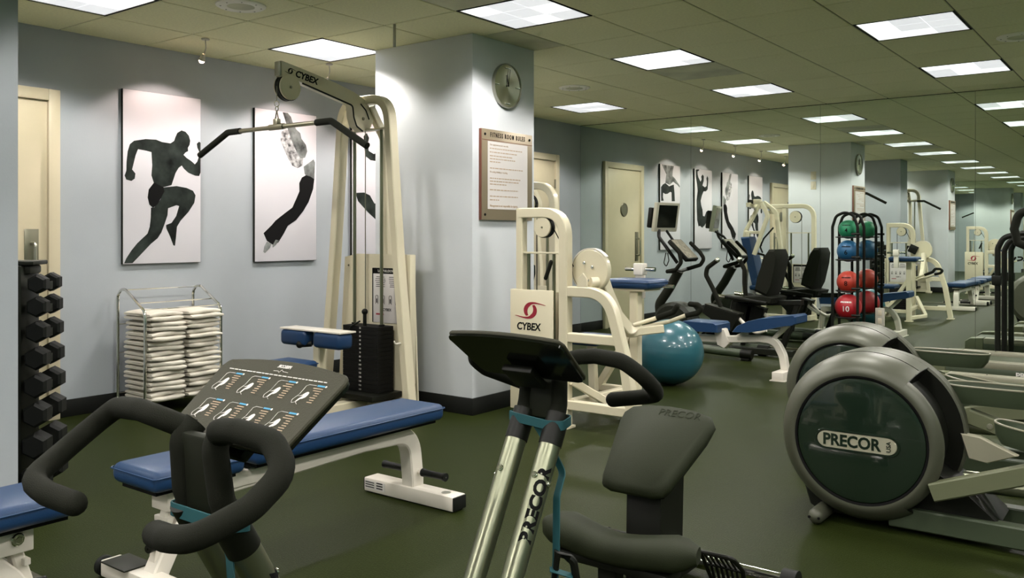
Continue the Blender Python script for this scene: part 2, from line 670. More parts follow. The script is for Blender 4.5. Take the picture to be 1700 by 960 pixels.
# ------------------------------------------------------------------ picture spots
for n, y in enumerate((3.58, 4.70, 5.76, 6.90)):
    lab = ('running man', 'leaping woman', 'man with raised arms', 'crouching figure')[n]
    t = thing('picture_spotlight', (0.56, y, CEIL), 'small halogen spotlight on a thin stem lighting the %s picture' % lab, 'spotlight', 'picture spotlights')
    part('canopy', MB().disc((0.56, y, CEIL - 0.006), Z, 0.028, 0.012, 20), 'fixture_white', t)
    part('stem', MB().tube([(0.56, y, CEIL - 0.01), (0.565, y, CEIL - 0.07), (0.55, y - 0.005, CEIL - 0.115)], 0.004, 0.03, 8), 'fixture_white', t)
    hd = Vector((0.535, y - 0.008, CEIL - 0.140))
    tgt = Vector((0.02, y, 1.55))
    d = (tgt - hd).normalized()
    part('lamp_head', MB().lathe([(0.008, -0.035), (0.012, -0.03), (0.024, 0.012), (0.022, 0.012), (0.010, -0.02)], hd, d, 20), 'fixture_white', t)
    part('bulb', MB().sphere(hd + d * 0.014, 0.019, 14, 10), 'bulb', t)
    ld = bpy.data.lights.new('spot', 'SPOT')
    ld.energy = SPOT_W
    ld.color = (1.0, 0.80, 0.74)
    ld.spot_size = math.radians(106)
    ld.spot_blend = 0.30
    ld.shadow_soft_size = 0.02
    lo = bpy.data.objects.new('spot', ld)
    COL.objects.link(lo)
    lo.parent = t
    lo.location = hd + d * 0.045 - V3(t.location)
    lo.rotation_euler = (-d).to_track_quat('Z', 'Y').to_euler()

# ------------------------------------------------------------------ doors in the left wall


def door(n, y0, y1, hinge_hi, plaque):
    top, fw = 2.18, 0.075
    d = struct('door_%d' % n, MB().box2((0.0, y0 + fw, 0.005), (0.02, y1 - fw, top - fw), 0.002), 'door_cream')
    fr = MB()
    fr.box2((0, y0, 0), (0.045, y0 + fw, top), 0.004).box2((0, y1 - fw, 0), (0.045, y1, top), 0.004).box2((0, y0 + fw, top - fw), (0.045, y1 - fw, top), 0.004)
    part('door_frame', fr, 'door_frame', d)
    yh = y1 - fw if hinge_hi else y0 + fw
    for z in (1.83, 1.12, 0.25):
        part('hinge', MB().cyl((0.03, yh, z - 0.055), (0.03, yh, z + 0.055), 0.012), 'brushed', d)
    yp = y0 + fw + 0.10 if hinge_hi else y1 - fw - 0.10
    pp = part('push_plate', MB().box2((0.02, yp - 0.045, 0.86), (0.024, yp + 0.045, 1.26), 0.001), 'brushed', d)
    part('pull_handle', MB().tube([(0.022, yp, 0.94), (0.075, yp, 0.94), (0.075, yp, 1.17), (0.022, yp, 1.17)], 0.011, 0.03, 10), 'steel_grey', d)
    if plaque:
        pl = part('plaque', MB().disc((0.024, (y0 + y1) / 2, 1.56), X, 0.095, 0.012, 36), 'brushed', d)
        ym = (y0 + y1) / 2
        part('ring', MB().ring((0.031, ym, 1.56), X, 0.082, 0.003, 36, 6), 'plaque_frame', d)
    return d


door(1, 1.80, 2.834, False, True)
door(2, 7.705, 8.75, True, True)

# ------------------------------------------------------------------ pictures


def picture(y0, y1, z0, z1, label, figs, flip=False):
    t = thing('wall_picture', (0.0, (y0 + y1) / 2, z0), label, 'picture', 'black and white figure pictures')
    part('canvas', MB().box2((0.004, y0, z0), (0.030, y1, z1), 0.002), 'canvas', t)
    part('edge', MB().rtube([(0.017, y0, z0), (0.017, y1, z0), (0.017, y1, z1), (0.017, y0, z1), (0.017, y0, z0)], 0.024, 0.004, X), 'charcoal', t)
    for q, (nm, mt, quad, pts) in enumerate(figs):
        (lx, tl), (rx, tr), bl = quad
        pl = []
        for x, y in pts:
            a = (x - lx) / (rx - lx)
            tp = tl + (tr - tl) * a
            b = (y - tp) / (bl - tp)
            a = min(0.995, max(0.005, a))
            b = min(0.995, max(0.005, b))
            if flip:
                a = 1 - a
            pl.append((a * (y1 - y0), (1 - b) * (z1 - z0)))
        part(nm, MB().prism(pl, (0.0305 + 0.0004 * q, y0, z0), Y, Z, 0.0014), mt, t)
    return t


Q1 = ((47, 50), (424, 103), 917)
man_top = [(325, 258), (345, 265), (362, 285), (369, 310), (366, 330), (357, 345), (358, 362), (345, 368), (335, 380), (350, 395), (375, 412), (393, 428), (405, 415), (412, 395), (415, 365), (406, 345), (403, 325), (415, 315), (424, 320), (425, 380), (423, 470), (415, 487), (395, 485), (360, 470), (338, 450), (326, 433), (310, 445), (295, 470), (285, 500), (275, 530), (235, 540), (190, 520), (178, 480), (182, 430), (178, 365), (150, 357), (115, 350), (104, 380), (96, 415), (88, 450), (103, 470), (100, 495), (85, 507), (62, 500), (54, 480), (62, 455), (63, 410), (68, 360), (78, 325), (97, 308), (150, 300), (200, 303), (228, 315), (270, 322), (288, 310), (294, 292), (304, 270)]
shorts = [(190, 516), (235, 540), (240, 560), (225, 590), (205, 625), (185, 642), (168, 625), (160, 590), (165, 550)]
legs = [(236, 541), (300, 535), (350, 545), (383, 560), (396, 583), (390, 620), (360, 665), (320, 708), (302, 738), (297, 790), (292, 832), (284, 830), (268, 785), (250, 745), (248, 728), (275, 718), (298, 685), (313, 635), (300, 630), (258, 645), (255, 680), (240, 725), (225, 765), (207, 793), (175, 820), (120, 880), (90, 915), (52, 915), (62, 888), (85, 850), (112, 815), (160, 768), (170, 735), (175, 690), (176, 640), (190, 640), (222, 600)]
picture(3.275, 3.893, 1.015, 2.253, 'tall black and white picture of a running man beside a door', [('figure', 'figure_skin', Q1, man_top), ('figure_legs', 'figure_skin', Q1, legs), ('figure_shorts', 'print_black', Q1, shorts)])
Q2 = ((45, 62), (375, 105), 903)
arm = [(188, 80), (215, 85), (232, 110), (245, 150), (262, 180), (283, 200), (290, 230), (315, 265), (322, 300), (310, 335), (285, 340), (262, 300), (240, 250), (222, 200), (205, 140)]
hair = [(182, 190), (210, 175), (232, 200), (255, 255), (290, 315), (300, 340), (296, 380), (270, 392), (240, 378), (215, 335), (196, 290), (176, 240)]
waist = [(302, 385), (330, 365), (358, 345), (366, 362), (362, 455), (320, 440), (308, 425)]
pants = [(315, 432), (340, 440), (362, 455), (355, 510), (330, 580), (300, 630), (260, 680), (215, 710), (195, 750), (165, 800), (140, 815), (105, 790), (88, 748), (130, 705), (150, 680), (200, 640), (240, 610), (262, 560), (279, 520), (278, 475), (292, 445)]
foot = [(105, 795), (128, 810), (120, 830), (95, 857), (87, 850), (92, 820)]
foot2 = [(150, 785), (168, 790), (150, 815), (135, 828), (135, 815)]
picture(4.385, 5.019, 1.005, 2.246, 'tall black and white picture of a leaping woman in black trousers', [('figure_hair', 'figure_hair', Q2, hair), ('figure_arm', 'figure_pale', Q2, arm), ('figure_waist', 'figure_pale', Q2, waist), ('figure_trousers', 'print_black', Q2, pants), ('figure_foot', 'figure_pale', Q2, foot), ('figure_foot', 'figure_pale', Q2, foot2)])
Q3 = ((315, 132), (445, 150), 738)
up_man = [(322, 140), (335, 133), (347, 135), (348, 145), (335, 155), (336, 175), (342, 200), (357, 232), (365, 215), (362, 192), (372, 177), (382, 190), (381, 225), (372, 260), (390, 275), (403, 265), (405, 230), (402, 208), (408, 188), (416, 205), (414, 255), (411, 290), (398, 305), (380, 305), (368, 335), (358, 375), (362, 410), (372, 445), (375, 490), (388, 495), (400, 460), (415, 450), (437, 455), (430, 490), (405, 535), (385, 565), (370, 580), (352, 565), (343, 570), (332, 520), (330, 450), (328, 370), (336, 300), (331, 250), (322, 190)]
picture(5.43, 6.06, 1.005, 2.246, 'tall black and white picture of a jumping man with raised arms', [('figure', 'figure_skin', Q3, up_man)], True)
Q4 = ((55, 97), (205, 112), 738)
sq1 = [(65, 100), (155, 105), (147, 150), (145, 185), (165, 205), (203, 262), (200, 272), (180, 250), (150, 228), (125, 252), (92, 238), (96, 200), (100, 175)]
sq2 = [(60, 270), (75, 250), (92, 240), (120, 264), (140, 255), (155, 250), (160, 310), (163, 375), (140, 376), (138, 310), (128, 305), (108, 320), (90, 322), (76, 312), (74, 345), (80, 372), (62, 374), (60, 330)]
picture(6.56, 7.20, 1.005, 2.246, 'tall black and white picture of a crouching figure with hands down', [('figure_torso', 'figure_pale', Q4, sq1), ('figure_legs', 'figure_skin', Q4, sq2)], True)

# ------------------------------------------------------------------ clock, rules sign, plates on the column


def clock(my):
    f = 2.148
    y, z, r = 4.935, 2.276, 0.158
    t = thing('wall_clock', (f, y, z), 'round brushed steel wall clock on the column above the rules sign', 'clock')
    part('case', MB().lathe([(0.001, 0.0), (r * 0.985, 0.0), (r, 0.006), (r, 0.026), (r * 0.985, 0.030), (r * 0.96, 0.026), (r * 0.955, 0.020)], (f, y, z), X, 48), 'steel_grey', t)
    part('dial', MB().disc((f + 0.018, y, z), X, r * 0.958, 0.006, 48, 0.001), 'clock_face', t)
    for a in range(4):
        q = a * PI / 2
        c = Vector((f + 0.0225, y + math.sin(q) * r * 0.80, z + math.cos(q) * r * 0.80))
        part('hour_mark', MB().box(c, (0.004, 0.058, 0.010), None, 0.001), 'chrome', t)
    part('hour_hand', MB().box((f + 0.0265, y - 0.003, z + 0.035), (0.002, 0.007, 0.085), RX(0.10)), 'print_black', t)
    part('minute_hand', MB().box((f + 0.0285, y + 0.010, z + 0.055), (0.002, 0.005, 0.125), RX(-0.16)), 'print_black', t)
    part('pivot', MB().disc((f + 0.0285, y, z), X, 0.006, 0.006, 12, 0.001), 'print_black', t)
    return t


ck = clock(False)


def rules():
    f, y0, y1, z0, z1 = 2.148, 4.637, 5.225, 1.325, 1.95
    t = thing('rules_sign', (f, (y0 + y1) / 2, z0), 'framed fitness room rules sign with bronze border on the column', 'sign')
    part('backing', MB().box2((f, y0, z0), (f + 0.020, y1, z1), 0.002), 'plaque_wood', t)
    part('frame_plate', MB().box2((f + 0.020, y0 + 0.004, z0), (f + 0.026, y1, z1), 0.001), 'plaque_frame', t)
    part('paper', MB().box2((f + 0.026, y0 + 0.065, z0 + 0.075), (f + 0.0275, y1 - 0.062, z1 - 0.082), 0.0), 'plaque_paper', t)
    part('groove', MB().box2((f + 0.026, y0 + 0.004, z1 - 0.077), (f + 0.0268, y1, z1 - 0.073), 0.0), 'plaque_wood', t)
    for a, b in ((y0 + 0.035, z1 - 0.037), (y1 - 0.035, z1 - 0.037), (y0 + 0.035, z0 + 0.036), (y1 - 0.035, z0 + 0.036)):
        part('screw', MB().disc((f + 0.028, a, b), X, 0.009, 0.006, 12, 0.001), 'print_black', t)
    part('title_lettering', text_mb('FITNESS ROOM RULES', 0.046, (f + 0.027, (y0 + y1) / 2, z1 - 0.038), Y, Z, 0.0008, xs=0.62, bold=0.0004, space=1.5), 'print_black', t)
    rows = [('Use equipment at your own risk.', 0.33), ('', 0.90), ('', 0.76), ('', 0.62), ('', 0.70), ('', 0.29), None, ('', 0.92), ('No eating, drinking or smoking.', 0.45), None, ('', 0.85), ('', 0.80), ('', 0.45), None, ('', 0.78), None, ('', 0.78), ('', 0.25), None]
    zt = z1 - 0.105
    dz = 0.0205
    lw = y1 - y0 - 0.175
    lines = MB()
    zz = zt
    for r in rows:
        if r is None:
            zz -= dz * 0.9
            continue
        s, wd = r
        if s:
            part('rule_lettering', text_mb(s, 0.0185, (f + 0.028, y0 + 0.088, zz), Y, Z, 0.0004, 'LEFT', xs=0.85), 'print_tan', t)
        else:
            x = 0.0
            while x < wd * lw:
                q = random.uniform(0.012, 0.04)
                lines.box2((f + 0.0272, y0 + 0.088 + x, zz - 0.0035), (f + 0.0282, y0 + 0.088 + min(x + q, wd * lw), zz + 0.0035))
                x += q + 0.007
        zz -= dz * (1.25 if random.random() < 0.6 else 1.0)
    part('rule_lines', lines, 'print_tan', t)['kind'] = 'stuff'
    part('rule_lettering', text_mb('Management is not responsible for injuries.', 0.0215, (f + 0.028, y0 + 0.088, z0 + 0.098), Y, Z, 0.0004, 'LEFT', xs=0.86, bold=0.0005), 'print_tan', t)
    return t


rs = rules()
tag(mirror_copy(ck), 'steel clock on the second column, seen only in the wall mirror')
tag(mirror_copy(rs), 'rules sign on the second column, seen only in the wall mirror')
for n, z in enumerate((2.115, 1.965)):
    t = thing('switch_plate', (1.60, 5.285, z), ('upper', 'lower')[n] + ' cream switch plate on the side of the column facing the mirror', 'switch', 'column switch plates')
    part('plate', MB().box2((1.56, 5.285, z - 0.06), (1.64, 5.292, z + 0.06), 0.002), 'switch_plate', t)
    part('toggle', MB().box2((1.59, 5.291, z - 0.03), (1.61, 5.297, z + 0.03), 0.002), 'switch_plate', t)
t = thing('power_outlet', (3.571, YM, 0.39), 'white duplex power outlet mounted on the mirror wall', 'outlet')
part('plate', MB().box2((3.527, YM - 0.010, 0.305), (3.615, YM, 0.485), 0.002), 'fixture_white', t)
for z in (0.355, 0.435):
    part('socket', MB().box2((3.553, YM - 0.013, z - 0.027), (3.589, YM - 0.009, z + 0.027), 0.004), 'switch_plate', t)
# ------------------------------------------------------------------ small shared builders


def bolt(o, axis, r, parent, m='chrome'):
    return part('bolt', MB().disc(o, axis, r, r * 0.9, 12, r * 0.15).disc(V3(o) + V3(axis) * r * 0.5, axis, r * 0.55, r * 0.5, 6, r * 0.05), m, parent)


def pulley(o, axis, r, th, parent, cover='cream_metal'):
    """black sheave between two cream cover discs"""
    o, a = V3(o), V3(axis).normalized()
    p = part('pulley', MB().lathe([(0.003, -th * 0.3), (r * 1.03, -th * 0.34), (r * 0.97, 0), (r * 1.03, th * 0.34), (0.003, th * 0.3)], o, a, 36), 'black_plastic', parent)
    for s in (-1, 1):
        c = part('pulley_cover', MB().disc(o + a * s * th * 0.5, a, r * 0.97, th * 0.3, 36, 0.003), cover, p)
        c = part('pulley_bolt', MB().disc(o + a * s * th * 0.68, a, r * 0.1, th * 0.15, 10, 0.001), 'brushed', p)
    return p


def swoosh(o, u, v, s, parent, m):
    """logo: two crescents that form an eye"""
    up = []
    lo = []
    n = 14
    for i in range(n + 1):
        t = i / n
        a = PI * (0.10 + 1.18 * t)
        up.append((0.52 * math.cos(a) + (0.75 * (1 - t) ** 6), 0.48 * math.sin(a) + 0.22 * (1 - t) ** 3))
    for i in range(n, -1, -1):
        t = i / n
        a = PI * (0.10 + 1.18 * t)
        k = 0.62 + 0.30 * abs(t - 0.5) * 2
        lo.append((0.40 * math.cos(a) * k + 0.08 + 0.70 * (1 - t) ** 6, 0.46 * math.sin(a) * k + 0.22 * (1 - t) ** 3))
    poly = [(a * s, b * s) for a, b in up + lo]
    part('logo_mark', MB().prism(poly, o, u, v, 0.0014), m, parent)
    part('logo_mark', MB().prism([(-a, -b) for a, b in poly], o, u, v, 0.0014), m, parent)


def placard(y, x0, x1, z0, z1, s, title, parent):
    """instruction card whose face looks along s*Y"""
    u = X * (-s) if s > 0 else X
    c = part('instruction_card', MB().box2((x0, y, z0), (x1, y + s * 0.004, z1), 0.001), 'plaque_paper', parent)
    f = y + s * 0.0055
    part('card_header', MB().box2((x0, y, z1 - (z1 - z0) * 0.10), (x1, y + s * 0.0048, z1 + 0.002)), 'print_black', c)
    part('card_edge', MB().box2((x0 - 0.004, y, z0), (x0 + 0.006, y + s * 0.0048, z1)).box2((x1 - 0.006, y, z0), (x1 + 0.004, y + s * 0.0048, z1)), 'print_black', c)
    if title:
        part('card_title', text_mb(title, (z1 - z0) * 0.062, ((x0 + x1) / 2, f, z1 - (z1 - z0) * 0.05), u, Z, 0.0005, bold=0.0003), 'print_white', c)
    ln = MB()
    wd, h = x1 - x0, z1 - z0
    for cx in (0.27, 0.73):
        for r in range(6):
            w2 = wd * random.uniform(0.13, 0.18)
            x = x0 + wd * cx
            z = z0 + h * (0.84 - r * 0.035)
            ln.box2((x - w2, y, z - 0.002), (x + w2, y + s * 0.0048, z + 0.002))
        x = x0 + wd * cx
        for r in range(2):
            q = x + (r - 0.5) * wd * 0.22
            ln.tube([(q - wd * 0.05, f, z0 + h * 0.34), (q - wd * 0.05, f, z0 + h * 0.50), (q + wd * 0.03, f, z0 + h * 0.50), (q + wd * 0.03, f, z0 + h * 0.34)], 0.0016, 0.01, 5)
            ln.box2((q - wd * 0.03, y, z0 + h * 0.36), (q, y + s * 0.005, z0 + h * 0.44))
    part('card_print', ln, 'print_black', c)['kind'] = 'stuff'
    part('card_logo', text_mb('CYBEX', h * 0.07, (x0 + wd * 0.5, f, z0 + h * 0.24), u, Z, 0.0005, bold=0.0004), 'print_black', c)
    part('card_stripe', MB().box2((x0 + wd * 0.12, y, z0 + h * 0.14), (x0 + wd * 0.38, y + s * 0.005, z0 + h * 0.17)), 'print_red', c)
    return c


def weight_stack(x0, x1, y0, y1, z0, z1, n, s, parent, nums=True):
    """n separate plates; numbers on the face looking along s*Y"""
    h = (z1 - z0) / n
    ws = part('stack_core', MB().box2((x0 + 0.02, y0 + 0.02, z0), (x1 - 0.02, y1 - 0.02, z1)), 'print_black', parent)
    f = y1 if s > 0 else y0
    u = X * (-s) if s > 0 else X
    for i in range(n):
        z = z0 + i * h
        p = part('weight_plate', MB().box2((x0, y0, z + 0.0006), (x1, y1, z + h - 0.0006), 0.0012, 1), 'weight_black', parent)
        if nums:
            part('plate_number', text_mb(str(10 * (n - i)) if i < n - 1 else '10', h * 0.62, ((x0 + x1) / 2, f + s * 0.0008, z + h / 2), u, Z, 0.0006), 'print_white', p)
    return ws


def vinyl_pad(a, b, name, parent, bev=0.028):
    p = part(name, MB().box2(a, b, bev, 3), 'blue_vinyl', parent)
    z = b[2] - 0.020
    e = 0.002
    part('piping', MB().tube([(a[0] - e + 0.01, a[1] - e, z), (b[0] + e - 0.01, a[1] - e, z), (b[0] + e, a[1] + 0.01, z), (b[0] + e, b[1] - 0.01, z), (b[0] - 0.01, b[1] + e, z), (a[0] + 0.01, b[1] + e, z), (a[0] - e, b[1] - 0.01, z), (a[0] - e, a[1] + 0.01, z)], 0.0028, 0, 6, closed=True), 'blue_vinyl', p)
    return p


# ------------------------------------------------------------------ lat pulldown tower


def lat_pulldown():
    xl, yt = 1.40, 4.30
    t = thing('lat_pulldown_machine', (xl, yt, 0), 'cream lat pulldown tower with overhead arm, beside the column', 'gym machine')
    m = 'cream_metal'
    part('frame_arch', MB().rtube([(xl - 0.43, yt, 0.04), (xl - 0.315, yt, 1.10), (xl - 0.225, yt, 2.165), (xl + 0.225, yt, 2.165), (xl + 0.315, yt, 1.10), (xl + 0.43, yt, 0.04)], 0.075, 0.062, Y, 0.17, 8), m, t)
    part('rear_stay', MB().rtube([(xl + 0.02, yt + 0.02, 2.12), (xl + 0.03, yt + 0.16, 1.9), (xl + 0.03, yt + 0.20, 0.06)], 0.06, 0.05, X, 0.15, 8), m, t)
    for s in (-1, 1):
        part('foot_pad', MB().box((xl + s * 0.43, yt, 0.02), (0.11, 0.13, 0.04), None, 0.006), m, t)
    part('top_plate', MB().box((xl, yt, 1.955), (0.46, 0.07, 0.012), None, 0.002), m, t)
    arm = part('overhead_arm', MB().prism([(3.545, 2.325), (3.70, 2.30), (4.00, 2.245), (4.16, 2.205), (4.26, 2.165), (4.33, 2.09), (4.345, 2.02), (4.31, 1.96), (4.24, 1.94), (4.175, 1.97), (4.15, 2.03), (4.14, 2.115), (3.72, 2.205), (3.68, 2.215), (3.55, 2.225)], (xl, 0, 0), Y, Z, 0.062, 0.004), m, t)
    part('arm_end_cap', MB().box((xl, 3.541, 2.275), (0.054, 0.012, 0.092), None, 0.003), 'steel_grey', arm)
    part('arm_liner', MB().rtube([(xl + 0.0325, 3.71, 2.203), (xl + 0.0325, 4.146, 2.110), (xl + 0.0325, 4.157, 2.03), (xl + 0.0325, 4.182, 1.972), (xl + 0.0325, 4.24, 1.942)], 0.005, 0.012, X, 0.03, 4), 'black_rubber', arm)
    part('arm_groove', MB().tube([(xl + 0.032, 4.22, 2.13), (xl + 0.032, 4.27, 2.09), (xl + 0.032, 4.30, 2.03)], 0.005, 0.04, 6), 'black_rubber', arm)
    bolt((xl + 0.032, 4.245, 2.03), X, 0.012, arm, 'brushed')
    nd = Vector((0, 0.985, -0.165))
    nv = Vector((0, 0.165, 0.985))
    swoosh((xl + 0.0318, 3.615, 2.268), nd, nv, 0.036, arm, 'print_black')
    part('logo_lettering', text_mb('CYBEX', 0.060, (xl + 0.0322, 3.745, 2.243), nd, nv, 0.0008, bold=0.0018, shear=0.15), 'print_black', arm)
    pulley((xl, 3.615, 2.165), X, 0.084, 0.055, t)
    # cable, clips and bar
    part('cable', MB().tube([(xl, 3.533, 2.165), (xl, 3.533, 2.07)], 0.003, 0, 6).tube([(xl, 3.62, 2.25), (xl, 4.2, 2.12)], 0.003, 0, 6).tube([(xl, yt - 0.005, 2.0), (xl, yt - 0.005, 0.66)], 0.0035, 0, 6), 'brushed', t)
    ch = part('carabiner', MB().ring((xl, 3.533, 2.052), X, 0.018, 0.0032, 16, 6), 'chrome', t)
    part('chain_link', MB().ring((xl, 3.533, 2.020), Y, 0.015, 0.003, 16, 6), 'chrome', ch)
    part('swivel', MB().tube([(xl, 3.533, 2.010), (xl - 0.018, 3.533, 1.945), (xl + 0.018, 3.533, 1.945), (xl, 3.533, 2.010)], 0.004, 0.004, 6).box((xl, 3.533, 1.935), (0.045, 0.03, 0.045), None, 0.006), 'brushed', ch)
    zb = 1.905
    bar = part('pull_bar', MB().tube([(0.60, 3.52, 1.775), (0.90, 3.523, zb - 0.001), (1.90, 3.543, zb), (2.19, 3.546, 1.745)], 0.0145, 0.06, 12), 'brushed', t)
    part('bar_grip', MB().tube([(0.585, 3.52, 1.768), (0.90, 3.523, zb - 0.001), (1.03, 3.526, zb)], 0.021, 0.06, 12), 'black_foam', bar)
    part('bar_grip', MB().tube([(1.77, 3.54, zb), (1.90, 3.543, zb), (2.205, 3.546, 1.737)], 0.021, 0.06, 12), 'black_foam', bar)
    part('bar_collar', MB().cyl((xl - 0.07, 3.533, zb), (xl + 0.07, 3.533, zb), 0.020), 'brushed', bar)
    # guide rods and stack
    for s in (-1, 1):
        part('guide_rod', MB().cyl((xl + 0.02 + s * 0.135, yt, 0.12), (xl + 0.02 + s * 0.135, yt, 1.955), 0.0125, n=12), 'silver_tube', t)
        part('rod_bushing', MB().cyl((xl + 0.02 + s * 0.135, yt, 0.585), (xl + 0.02 + s * 0.135, yt, 0.60), 0.022, n=12), 'black_plastic', t)
    weight_stack(xl + 0.02 - 0.175, xl + 0.02 + 0.175, yt - 0.075, yt + 0.075, 0.135, 0.588, 16, -1, t)
    part('stack_head', MB().cyl((xl + 0.02, yt - 0.03, 0.585), (xl + 0.02, yt - 0.03, 0.68), 0.013).sphere((xl + 0.02, yt - 0.03, 0.685), 0.022, 14, 8), 'black_plastic', t)
    part('stack_pin', MB().tube([(xl + 0.0, yt - 0.055, 0.62), (xl - 0.06, yt - 0.09, 0.58), (xl - 0.09, yt - 0.09, 0.47)], 0.006, 0.05, 8), 'black_plastic', t)
    part('stack_base', MB().box((xl + 0.02, yt - 0.03, 0.115), (0.46, 0.30, 0.04), None, 0.006), 'black_plastic', t)
    # shroud
    sh = part('shroud', MB().prism([(xl - 0.40, 0.06), (xl + 0.40, 0.06), (xl + 0.36, 1.03), (xl + 0.345, 1.085), (xl - 0.20, 1.085), (xl - 0.33, 1.06)], (0, yt + 0.11, 0), X, Z, 0.012), m, t)
    part('shroud_side', MB().box2((xl + 0.345, yt + 0.045, 0.20), (xl + 0.385, yt + 0.10, 1.085), 0.004), m, sh)
    bolt((xl - 0.29, yt + 0.103, 1.0), -Y, 0.008, sh, 'brushed')
    placard(yt + 0.103, xl - 0.035, xl + 0.255, 0.60, 0.985, -1, 'LAT PULLDOWN', t)
    part('pin_hook', MB().tube([(xl + 0.375, yt - 0.03, 0.49), (xl + 0.375, yt - 0.09, 0.49), (xl + 0.375, yt - 0.10, 0.51)], 0.006, 0.02, 8), 'white_metal', t)
    # base, seat and knee rollers
    part('base_beam', MB().rtube([(xl, 3.30, 0.05), (xl, yt + 0.16, 0.05)], 0.09, 0.06, X).rtube([(xl - 0.43, yt, 0.05), (xl + 0.43, yt, 0.05)], 0.07, 0.06, Y).rtube([(xl - 0.28, 3.33, 0.035), (xl + 0.28, 3.33, 0.035)], 0.07, 0.06, Y), m, t)
    part('seat_post', MB().rtube([(xl, 3.58, 0.05), (xl, 3.58, 0.36)], 0.07, 0.07, X), m, t)
    vinyl_pad((xl - 0.15, 3.42, 0.355), (xl + 0.15, 3.75, 0.415), 'seat', t)
    part('knee_post', MB().rtube([(xl, 3.88, 0.05), (xl, 3.88, 0.585)], 0.062, 0.062, X), m, t)
    part('knee_plate', MB().box((xl, 3.86, 0.592), (0.60, 0.14, 0.012), None, 0.003), 'white_metal', t)
    for s in (-1, 1):
        part('knee_roller', MB().box((xl + s * 0.165, 3.85, 0.535), (0.26, 0.135, 0.105), None, 0.03, 3), 'blue_vinyl', t)
    part('adjust_knob', MB().cyl((xl - 0.03, 3.84, 0.50), (xl - 0.09, 3.79, 0.495), 0.020).sphere((xl - 0.09, 3.79, 0.495), 0.025, 12, 8), 'black_plastic', t)
    return t


LAT = lat_pulldown()
tag(mirror_copy(LAT), 'second cream lat pulldown tower, seen only deep in the wall mirror')

# ------------------------------------------------------------------ adjustable bench


